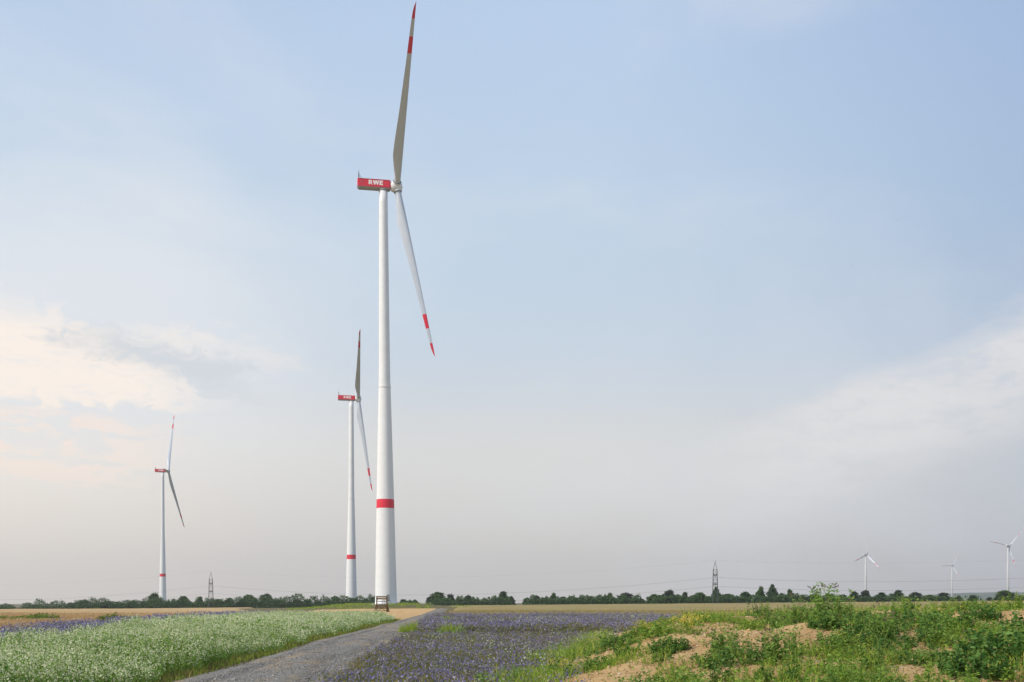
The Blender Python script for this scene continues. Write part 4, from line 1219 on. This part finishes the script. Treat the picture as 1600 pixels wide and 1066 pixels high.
# --- single larger weeds on the bank
def weed_proto(kind):
    if kind == 'mugwort':
        n = 46; a = rng.uniform(0, 6.28, n); r = 0.42 * np.sqrt(rng.random(n))
        p = np.stack([r * np.cos(a), r * np.sin(a), 0 * r], -1)
        h = rng.uniform(0.55, 1.12, n) * (1 - 0.35 * r / 0.42)
        sq, lq, top = stems_leaves(p, h, 34, 0.105, 0.034, 0.16, 0.05, 0.98, (-0.1, 0.8))
        s = top[:8]
        hd = leaves(np.repeat(s, 5, 0) + rand_dir(40) * 0.03, rand_dir(40, 0.5, 0.95), 0.09, 0.022)
        return [('stems', [(sq, MAT['stem'])]), ('foliage', [(lq, MAT['mugwort_leaf'])]), ('seed_heads', [(hd, MAT['seed_head'])])]
    if kind == 'goosefoot':
        n = 60; a = rng.uniform(0, 6.28, n); r = 0.6 * np.sqrt(rng.random(n))
        p = np.stack([r * np.cos(a), r * np.sin(a), 0 * r], -1)
        h = rng.uniform(0.3, 0.72, n) * (1 - 0.5 * (r / 0.6) ** 2)
        sq, lq, top = stems_leaves(p, h, 28, 0.10, 0.06, 0.4, 0.1, 1.0, (-0.4, 0.6))
        return [('stems', [(sq, MAT['stem'])]), ('foliage', [(lq, MAT['dark_leaf'])])]
    if kind == 'spreading':
        n = 42; a = rng.uniform(0, 6.28, n); r = 0.5 * np.sqrt(rng.random(n))
        p = np.stack([r * np.cos(a), r * np.sin(a), 0 * r], -1)
        h = rng.uniform(0.18, 0.42, n)
        sq, lq, top = stems_leaves(p, h, 22, 0.095, 0.045, 0.7, 0.1, 1.0, (-0.4, 0.5))
        return [('stems', [(sq, MAT['stem'])]), ('foliage', [(lq, MAT['weed_leaf'])])]
    if kind == 'yellow':
        n = 40; a = rng.uniform(0, 6.28, n); r = 0.36 * np.sqrt(rng.random(n))
        p = np.stack([r * np.cos(a), r * np.sin(a), 0 * r], -1)
        h = rng.uniform(0.3, 0.55, n)
        sq, lq, top = stems_leaves(p, h, 14, 0.07, 0.025, 0.3, 0.05, 0.8)
        c = np.repeat(top, 6, 0) + rand_dir(n * 6) * 0.06
        return [('stems', [(sq, MAT['stem'])]), ('foliage', [(lq, MAT['weed_leaf'])]), ('blossoms', [(heads(c, 0.035), MAT['yellow_bloom'])])]
    if kind == 'upright':
        n = 14; a = rng.uniform(0, 6.28, n); r = 0.16 * np.sqrt(rng.random(n))
        p = np.stack([r * np.cos(a), r * np.sin(a), 0 * r], -1)
        h = rng.uniform(0.5, 0.95, n)
        sq, lq, top = stems_leaves(p, h, 36, 0.10, 0.035, 0.12, 0.05, 1.0, (0.0, 0.8))
        return [('stems', [(sq, MAT['stem'])]), ('foliage', [(lq, MAT['weed_leaf'])])]
NAMES = {'mugwort': 'mugwort', 'goosefoot': 'goosefoot_bush', 'spreading': 'spreading_weed', 'yellow': 'yellow_flower', 'upright': 'upright_weed'}
protos = {}
def weed(kind, pxx, pyb, d, scale, label, group='larger weeds on the earth bank'):
    """pxx: where it stands across the picture, d: distance in metres"""
    x = (pxx - 800) * d / 1555
    z = float(surf(np.array([x]), np.array([d]))[0]) - 0.03
    v = (kind, rng.integers(0, 2))
    if v not in protos:
        protos[v] = [(nm, quads_mesh(nm, g_)) for nm, g_ in weed_proto(kind)]
    root = empty(NAMES[kind], (x, d, z), rng.uniform(0, 6.28)); tag(root, label, 'weed', group)
    for nm, me in protos[v]:
        o = link(nm, me, root)
        if nm in ('seed_heads', 'stems'): o['kind'] = 'stuff'
    scale *= 1.15
    root.scale = (scale, scale, scale * rng.uniform(0.92, 1.08))
    return root
W_LIST = [
    ('mugwort', 1296, 978, 31.0, 1.42, 'largest dense mugwort clump on the bank crest, its brown tips reaching the horizon trees'),
    ('goosefoot', 1535, 975, 30.0, 0.80, 'round dark green bush on the sandy crest near the right picture edge'),
    ('mugwort', 1218, 1000, 29.5, 0.62, 'slim tall weed alone on the bare sandy crest, left of the large mugwort'),
    ('spreading', 1172, 985, 29.5, 0.85, 'small dark weed on bare sand in the middle of the crest'),
    ('spreading', 1078, 978, 31.0, 0.85, 'low dark tuft at the left end of the bare sandy crest'),
    ('yellow', 1007, 990, 31.0, 0.80, 'bright yellow flower clump at the edge of the purple field'),
    ('yellow', 875, 1040, 25.6, 0.75, 'yellow flowering clump low on the left foot of the bank'),
    ('yellow', 1075, 1012, 26.0, 0.85, 'pale yellow flowering weed in the middle of the left bank slope'),
    ('spreading', 1035, 1010, 27.0, 1.0, 'bright green bushy weed on the left shoulder of the bank'),
    ('mugwort', 1135, 1062, 21.5, 0.80, 'feathery green weed clump at the bottom edge, centre of the bank'),
    ('goosefoot', 1045, 1058, 22.5, 0.65, 'dark leafy bush on the lower left part of the bank'),
    ('mugwort', 1242, 1010, 27.0, 0.82, 'tall green weed on the right end of the bare sand'),
    ('goosefoot', 1295, 1020, 25.0, 0.72, 'dark bush below the largest mugwort clump'),
    ('mugwort', 1375, 1040, 23.0, 0.78, 'large leafy weed clump in the centre right of the bank'),
    ('goosefoot', 1352, 1040, 23.5, 0.75, 'broad dark green bush left of the centre right weed clump'),
    ('goosefoot', 1420, 1000, 26.5, 0.72, 'dark leafy bush in the upper right part of the bank'),
    ('goosefoot', 1487, 1010, 24.5, 0.80, 'very dark leafy bush right above the small bare hollow'),
    ('goosefoot', 1560, 1040, 20.5, 1.25, 'massive dark green bush filling the bottom right corner'),
    ('goosefoot', 1585, 1005, 24.5, 0.8, 'dark bush cut by the right picture edge below the crest'),
    ('goosefoot', 1520, 1055, 18.5, 0.90, 'dark leafy bush at the bottom, left of the corner bush'),
    ('mugwort', 1222, 1066, 20.0, 0.85, 'tall narrow weed at the bottom edge of the bank'),
    ('spreading', 1300, 1066, 18.5, 0.85, 'low green weed at the bottom edge right of centre'),
    ('upright', 1398, 955, 33.0, 0.65, 'single upright weed on the crest left of the far round trees'),
    ('upright', 1410, 955, 32.0, 0.85, 'tallest single upright weed on the crest, right of the large mugwort'),
    ('upright', 1198, 965, 36.0, 0.62, 'single dark upright weed in front of the brownish wheat'),
    ('spreading', 1460, 965, 32.0, 0.75, 'broad green weed on the crest left of the round dark bush'),
    ('mugwort', 1357, 985, 31.0, 0.48, 'small green weed clump on the crest right of the large mugwort'),
    ('upright', 1590, 958, 31.0, 0.62, 'upright weed on the crest cut by the right picture edge'),
    ('yellow', 1580, 952, 36.0, 0.70, 'yellow flowering plant on the crest near the right edge'),
    ('spreading', 940, 1050, 24.0, 0.8, 'green weed on the left slope of the bank beside bare earth'),
    ('goosefoot', 985, 1035, 25.0, 0.60, 'small dark bush on the left slope of the bank'),
]
for w_ in W_LIST: weed(*w_)
# crest weeds that read as one green fringe
n = 1100
y = rng.uniform(32, 46, n); x = (rng.uniform(1040, 1640, n) - 800) * y / 1555
hh = rng.uniform(0.12, 0.42, n) * (0.25 + 1.1 * vnoise(x, y, 1.8, 111)) * (0.6 + 0.4 * sst(x, 6, 10))
sq, lq, top = stems_leaves(on(x, y, surf), hh, 12, 0.10, 0.036, 0.3)
sel = rng.random(n) < 0.06
c = np.repeat(top[sel], 3, 0) + rand_dir(int(sel.sum()) * 3) * 0.07
tag(link('crest_weeds', quads_mesh('crest_weeds', [(sq, MAT['stem']), (lq, MAT['weed_leaf']), (heads(c, 0.035), MAT['yellow_bloom'])])), 'fringe of green and yellowish weeds along the top of the bank', 'weeds', kind='stuff')

# ------------------------------------------------------------------ trees
def tree_proto(i):
    """unit tree, 10 m tall, about 10 m wide; returns trunk mesh, crown mesh"""
    r_ = random.Random(100 + i)
    kind = i % 5
    tall = [1.0, 0.85, 1.0, 1.1, 0.9][kind]
    b = MB()
    segs = [(0, 0, 0)]; x = y = 0
    for k in range(1, 5):
        x += r_.uniform(-.15, .15); y += r_.uniform(-.15, .15); segs.append((x, y, k * 1.5))
    for k in range(4): b.bar(segs[k], segs[k + 1], 0.55 - 0.1 * k, n=7)
    tips = []
    for k in range(9):
        a = r_.uniform(0, 6.28); z0 = r_.uniform(2.0, 5.5); e = r_.uniform(1.4, 3.2)
        t_ = (e * math.cos(a), e * math.sin(a), z0 + r_.uniform(0.8, 2.6))
        b.bar((0, 0, z0), t_, 0.16, n=5); tips.append(t_)
    trunk = b.mesh('trunk', MAT['bark'])
    blobs = []
    nb = 34
    for k in range(nb):
        f = k / (nb - 1)
        z = 0.7 + f * 8.6 * tall + r_.uniform(-.5, .5)
        if kind == 0: rad_ = 3.6 * math.sqrt(max(0.05, 1 - ((z - 4.6) / 5.2) ** 2))
        elif kind == 1: rad_ = 4.4 * math.sqrt(max(0.05, 1 - ((z - 3.6) / 5.0) ** 2))
        elif kind == 2: rad_ = 3.4 * (1 - 0.75 * f) + 0.4
        elif kind == 3: rad_ = 2.2 * math.sqrt(max(0.08, 1 - ((z - 5.0) / 5.6) ** 2)) + 0.4
        else: rad_ = 3.9 * (0.6 + 0.4 * math.sin(f * 5 + i))* math.sqrt(max(0.1, 1 - ((z - 4.2) / 5.4) ** 2))
        rad_ *= 1 - 0.75 * f ** 3
        a = k * 2.4 + r_.uniform(-.6, .6)
        off = rad_ * r_.uniform(0.15, 1.0)
        blobs.append((off * math.cos(a), off * math.sin(a), z, r_.uniform(0.45, 1.25) * (1.2 - 0.6 * f)))
    Q = []
    for (bx, by, bz, br) in blobs:
        m_ = int(130 * br)
        dd = rand_dir(m_, -0.9, 1.0)
        c_ = np.array([bx, by, bz]) + dd * br * np.where(rng.random((m_, 1)) < 0.16, rng.uniform(1.0, 1.7, (m_, 1)), rng.uniform(0.5, 1.08, (m_, 1))) * np.array([0.95, 0.95, 0.95])
        Q.append(leaves(c_, norm(dd * 0.6 + rand_dir(m_) * 0.8), rng.uniform(0.45, 1.0, m_), rng.uniform(0.4, 0.7, m_)))
    m_ = 130
    c_ = rand_dir(m_) * rng.random((m_, 1)) * np.array([3.0, 3.0, 1.4]) + np.array([0, 0, 1.7])
    Q.append(leaves(c_, rand_dir(m_), 0.6, 0.45))
    crown = quads_mesh('crown', [(np.concatenate(Q), TREE_LEAF[i % 3])])
    return trunk, crown
TP = [tree_proto(i) for i in range(15)]
def ybase(x): return np.interp(x, [0, 300, 550, 800, 1117, 1600], [953.5, 951.5, 949.5, 947, 944.5, 943])
def tree_at(pxx, top, wpx, label, k, group, dd=25.0, f=0.0):
    d = 700.0
    for _ in range(6):
        X = (pxx - 800) / 1555 * d; d = line_d(X) + dd
    zb = float(gz(X, d)) - 0.2
    ztop = CAM_H + (942 - top) * d / 1555
    H = max(ztop - zb, 3.0)
    root = empty('tree', (X, d, zb), (k * 1.37) % 6.28)
    tag(root, label, 'tree', group)
    tr, cr = TP[k % 15]
    wd = wpx * d / 1555
    sxy = wd / 8.4; sz = H / 10.2
    root.scale = (sxy, sxy, sz)
    link('trunk', tr, root); link('crown', cr, root)
    return root

def lab(seg, i, extra=None): pass
SEG = [
 ('left hedgerow', [
  (2, 947, 34, 'low dark tree at the left picture edge, apart from the hedgerow'),
  (38, 948.5, 24, 'first low tree at the left end of the long left hedgerow'),
  (56, 944.5, 26, 'rounded dark tree near the left end of the left hedgerow'),
  (74, 949, 22, 'low bush right of the rounded tree at the hedgerow left end'),
  (90, 948.5, 24, 'low tree in the dip of the left hedgerow'),
  (110, 942, 20, 'small pointed tree right of the dip in the left hedgerow'),
  (130, 937.5, 36, 'broad pointed dark tree in the left part of the left hedgerow'),
  (150, 941, 22, 'thin tree between the broad pointed and the rounded dark tree'),
  (169, 937, 36, 'broad rounded dark tree well left of the far left turbine'),
  (192, 941, 24, 'mid green tree right of the broad rounded dark tree'),
  (208, 939.5, 26, 'mid green tree left of the tree under the far left turbine'),
  (225, 940, 22, 'low tree touching the left side of the far turbine tree'),
  (241, 927, 27, 'tall dark tree just left of the foot of the far left turbine'),
  (262, 939, 24, 'low tree at the foot of the far left turbine'),
  (271, 936, 16, 'slim tree right of the foot of the far left turbine'),
  (286, 931, 26, 'spiky dark tree between the far left turbine and the left pylon'),
  (312, 932.5, 20, 'spiky tree just left of the left lattice pylon'),
  (327, 939, 22, 'low tree behind the left lattice pylon'),
  (342, 937.5, 24, 'green tree just right of the left lattice pylon'),
  (358, 934.5, 26, 'pointed green tree second to the right of the left pylon'),
  (376, 938, 22, 'low green tree left of the twin tall dark trees'),
  (390, 925.5, 26, 'taller left one of the twin dark trees right of the left pylon'),
  (416, 928, 28, 'right one of the twin tall dark trees right of the left pylon'),
  (437, 935, 22, 'green rounded tree right of the twin tall dark trees'),
  (452, 940, 20, 'low green tree between two rounded trees'),
  (465, 936.5, 24, 'small round dark tree midway between left pylon and middle turbine'),
  (481, 937, 22, 'ragged green tree right of the small round dark tree'),
  (496, 940, 22, 'low green tree left of the dark group before the middle turbine'),
  (512, 936, 20, 'small dark tree at the left of the group before the middle turbine'),
  (525, 932, 22, 'highest dark tree left of the middle turbine tower'),
  (540, 938, 22, 'low tree left of the middle turbine foot'),
  (553, 933.5, 28, 'broad green tree hiding the foot of the middle turbine'),
  (572, 936.5, 22, 'green tree left of the tallest turbine tower'),
  (585, 934, 20, 'tree just left of the tallest turbine, behind the high seat'),
  (630, 937, 22, 'small green tree just right of the tallest turbine tower'),
  (648, 938, 16, 'small dark tree right of the tallest turbine, beside the gap'),
  ]),
 ('middle grove', [
  (671, 934, 18, 'small tree at the left end of the middle grove by the road'),
  (684, 924.5, 30, 'large dark tree at the left end of the middle grove'),
  (704, 927, 24, 'second tall dark tree of the middle grove from the left'),
  (718, 934, 20, 'low tree right of the two tall trees of the middle grove'),
  (731, 932, 22, 'medium tree in the left centre of the middle grove'),
  (745, 937, 20, 'low tree in the centre of the middle grove'),
  (757, 935, 22, 'medium tree in the right centre of the middle grove'),
  (772, 936, 20, 'low tree left of the pointed tree of the middle grove'),
  (787, 925, 26, 'tall pointed tree near the right end of the middle grove'),
  (799, 933, 14, 'last tree of the middle grove beside the narrow gap'),
  ]),
 ('long grove', [
  (823, 933, 20, 'first tree right of the narrow gap in the tree line'),
  (838, 932, 22, 'second tree right of the narrow gap in the tree line'),
  (852, 933.5, 18, 'third tree right of the narrow gap in the tree line'),
  (865, 926.5, 16, 'narrow pointed tree right of the narrow gap'),
  (880, 933, 22, 'low tree right of the narrow pointed tree'),
  (893, 931, 20, 'medium tree second right of the narrow pointed tree'),
  (908, 932.5, 20, 'medium tree in the middle of the grove left of the right pylon'),
  (924, 932, 22, 'medium tree left of the slim pointed tree of that grove'),
  (940, 931.5, 18, 'low tree touching the slim pointed tree of that grove'),
  (953, 926.5, 18, 'slim pointed tree left of the big round tree'),
  (979, 926.5, 34, 'big round tree near the right end of the long grove'),
  (1002, 936, 18, 'low bush at the right end of the long grove by the small gap'),
  ]),
 ('right hedgerow', [
  (1021, 925.5, 22, 'round dark tree just right of the small gap'),
  (1034, 930, 18, 'low tree between two dark trees left of the right pylon'),
  (1046, 922, 26, 'tall dark tree third left of the right lattice pylon'),
  (1060, 931, 18, 'low tree right of the tall dark one, left of the right pylon'),
  (1071, 926, 18, 'small pointed tree second left of the right pylon'),
  (1092, 922.5, 28, 'round tall dark tree first left of the right lattice pylon'),
  (1107, 930, 16, 'low tree between round dark tree and right lattice pylon'),
  (1119, 920, 18, 'bare topped tree right at the foot of the right lattice pylon'),
  (1136, 925, 26, 'ragged tree first right of the right lattice pylon'),
  (1152, 932, 18, 'low tree second right of the right lattice pylon'),
  (1165, 923.5, 26, 'broad green tree third right of the right lattice pylon'),
  (1189, 916.5, 18, 'tall tree, left one of the highest pair in the right hedgerow'),
  (1207, 916, 20, 'tall tree, right one of the highest pair in the right hedgerow'),
  (1222, 927, 20, 'low tree right of the highest pair in the right hedgerow'),
  (1234, 922.5, 18, 'ragged tree second right of the highest pair'),
  (1252, 930, 24, 'low tree left of the large mugwort clump on the horizon'),
  (1272, 929, 24, 'tree partly behind the left side of the large mugwort clump'),
  (1295, 928, 26, 'tree behind the middle of the large mugwort clump'),
  (1318, 928, 24, 'tree behind the right side of the large mugwort clump'),
  (1335, 926, 24, 'tree left below the leftmost distant turbine'),
  (1352, 924.5, 26, 'dark tree right below the leftmost distant turbine'),
  (1377, 924, 27, 'round dark tree right of the leftmost distant turbine'),
  (1404, 922, 25, 'compact round dark tree midway between two distant turbines'),
  (1431, 925.5, 27, 'round tree second left of the smallest distant turbine'),
  (1452, 929, 22, 'low tree between two round dark trees near the smallest turbine'),
  (1473, 925, 32, 'wide dark tree just left of the smallest distant turbine'),
  (1498, 930.5, 14, 'small bush just right of the smallest distant turbine'),
  (1521, 931, 24, 'low bush in front of the blue ridge'),
  (1546, 935, 16, 'tiny bush in front of the blue ridge'),
  (1569, 922, 30, 'round dark tree below the rightmost distant turbine'),
  (1594, 929.5, 24, 'tree at the right picture edge in front of the blue ridge'),
  ]),
]
kk = 0
for seg, L in SEG:
    for (a, b_, c_, lb) in L:
        dd = 60.0 if a > 1320 else 25.0 + (kk * 7 % 5) * 3
        top = b_ 
        kind_pick = kk * 4 + (kk // 3)
        if c_ < 19 and c_ > 0: kind_pick = [3, 8, 13, 2, 7][kk % 5]
        if 'round' in lb: kind_pick = [0, 5, 10, 1, 6][kk % 5]
        if 'pointed' in lb or 'spiky' in lb: kind_pick = [2, 7, 12][kk % 3]
        tree_at(a, top, c_ * 1.35, lb, kind_pick, 'trees of the far tree line', dd)
        kk += 1
# undergrowth of the hedgerows
def undergrowth(x0, x1, hpx, label, dd=20.0):
    n = int((x1 - x0) * 48)
    pxx = rng.uniform(x0, x1, n)
    d = np.full(n, 700.0)
    for _ in range(6):
        X = (pxx - 800) / 1555 * d
        d = np.where(X < 128, 737 - (X + 223) * 0.3134, 627 - (X - 128) * 0.12) + dd + 0
    d = d + rng.uniform(-3, 4, n)
    hm = hpx * 0.45 * (0.55 + 0.7 * vnoise(pxx, pxx * 0, 14, 121) + 0.75 * vnoise(pxx, pxx * 0, 3.5, 122))
    hm = hm * np.clip(np.minimum(pxx - x0, x1 - pxx) / 7.0, 0.15, 1)
    z = gz(X, d) + hm * rng.random(n) ** 0.8
    q = leaves(np.stack([X, d, z], -1), rand_dir(n), rng.uniform(0.5, 1.1, n), rng.uniform(0.45, 0.8, n))
    k = rng.random(n) < 0.5
    return tag(link('hedge', quads_mesh('hedge', [(q[k], TREE_LEAF[0]), (q[~k], TREE_LEAF[1])])), label, 'hedge', 'hedges under the far tree line')
undergrowth(-30, 24, 8.5, 'short hedge below the low dark tree at the left picture edge')
undergrowth(32, 600, 12.5, 'long dark hedge under the trees left of the tallest turbine')
undergrowth(618, 656, 7, 'short hedge just right of the tallest turbine tower')
undergrowth(667, 803, 10, 'hedge under the middle grove right of the road')
undergrowth(818, 1006, 10, 'dark hedge under the long grove left of the small gap')
undergrowth(1015, 1325, 8.5, 'dark hedge under the trees on both sides of the right pylon')
undergrowth(1325, 1490, 6, 'hedge under the round trees near the distant turbines', 55.0)

# ------------------------------------------------------------------ birds
def bird(pxx, pyy, d, span, label, flap):
    p = px(pxx, pyy, d)
    root = empty('bird', p, random.uniform(-1, 1)); tag(root, label, 'bird', 'birds in the sky')
    V = []; Fs = []; nn = 8
    prof = [(-0.26, 0.004), (-0.2, 0.03), (-0.08, 0.055), (0.05, 0.05), (0.13, 0.032), (0.17, 0.03), (0.2, 0.008)]
    for (x, r) in prof:
        for k in range(nn):
            a = 2 * math.pi * k / nn; V.append((x * span, r * math.cos(a) * span, r * math.sin(a) * span))
    Fs = [(i * nn + k, i * nn + (k + 1) % nn, (i + 1) * nn + (k + 1) % nn, (i + 1) * nn + k) for i in range(len(prof) - 1) for k in range(nn)]
    link('body', pmesh('body', V, Fs, MAT['bird'], smooth=True), root)
    for s in (-1, 1):
        P = [(0.08, 0.03, 0), (0.11, 0.25, flap * .2), (0.03, 0.5, flap * .35), (-0.05, 0.30, flap * .2), (-0.08, 0.03, 0)]
        Vt = [(x * span, s * y * span, (z + 0.012) * span) for x, y, z in P] + [(x * span, s * y * span, (z - 0.012) * span) for x, y, z in P]
        n_ = len(P)
        Fw = [tuple(range(n_)), tuple(range(n_, 2 * n_))[::-1]] + [(k, n_ + k, n_ + (k + 1) % n_, (k + 1) % n_) for k in range(n_)]
        link('wing', pmesh('wing', Vt, Fw, MAT['bird']), root)
bird(1401, 343, 170, 0.42, 'tiny dark bird highest in the sky at right', 0.5)
bird(1331, 415, 175, 0.42, 'tiny dark bird below left of the highest one at right', 0.9)
bird(740, 490, 170, 0.36, 'tiny dark bird right of the tallest turbine lower blade', 0.4)
bird(825, 795, 190, 0.32, 'tiny dark bird low in the sky right of the red tower band', 0.7)
bird(322, 549, 175, 0.36, 'tiny dark bird in the grey cloud at left', 0.6)
bird(1596, 379, 180, 0.40, 'tiny dark bird at the right picture edge', 0.6)
bird(1540, 501, 180, 0.34, 'tiny dark bird above the white cloud at right', 0.6)
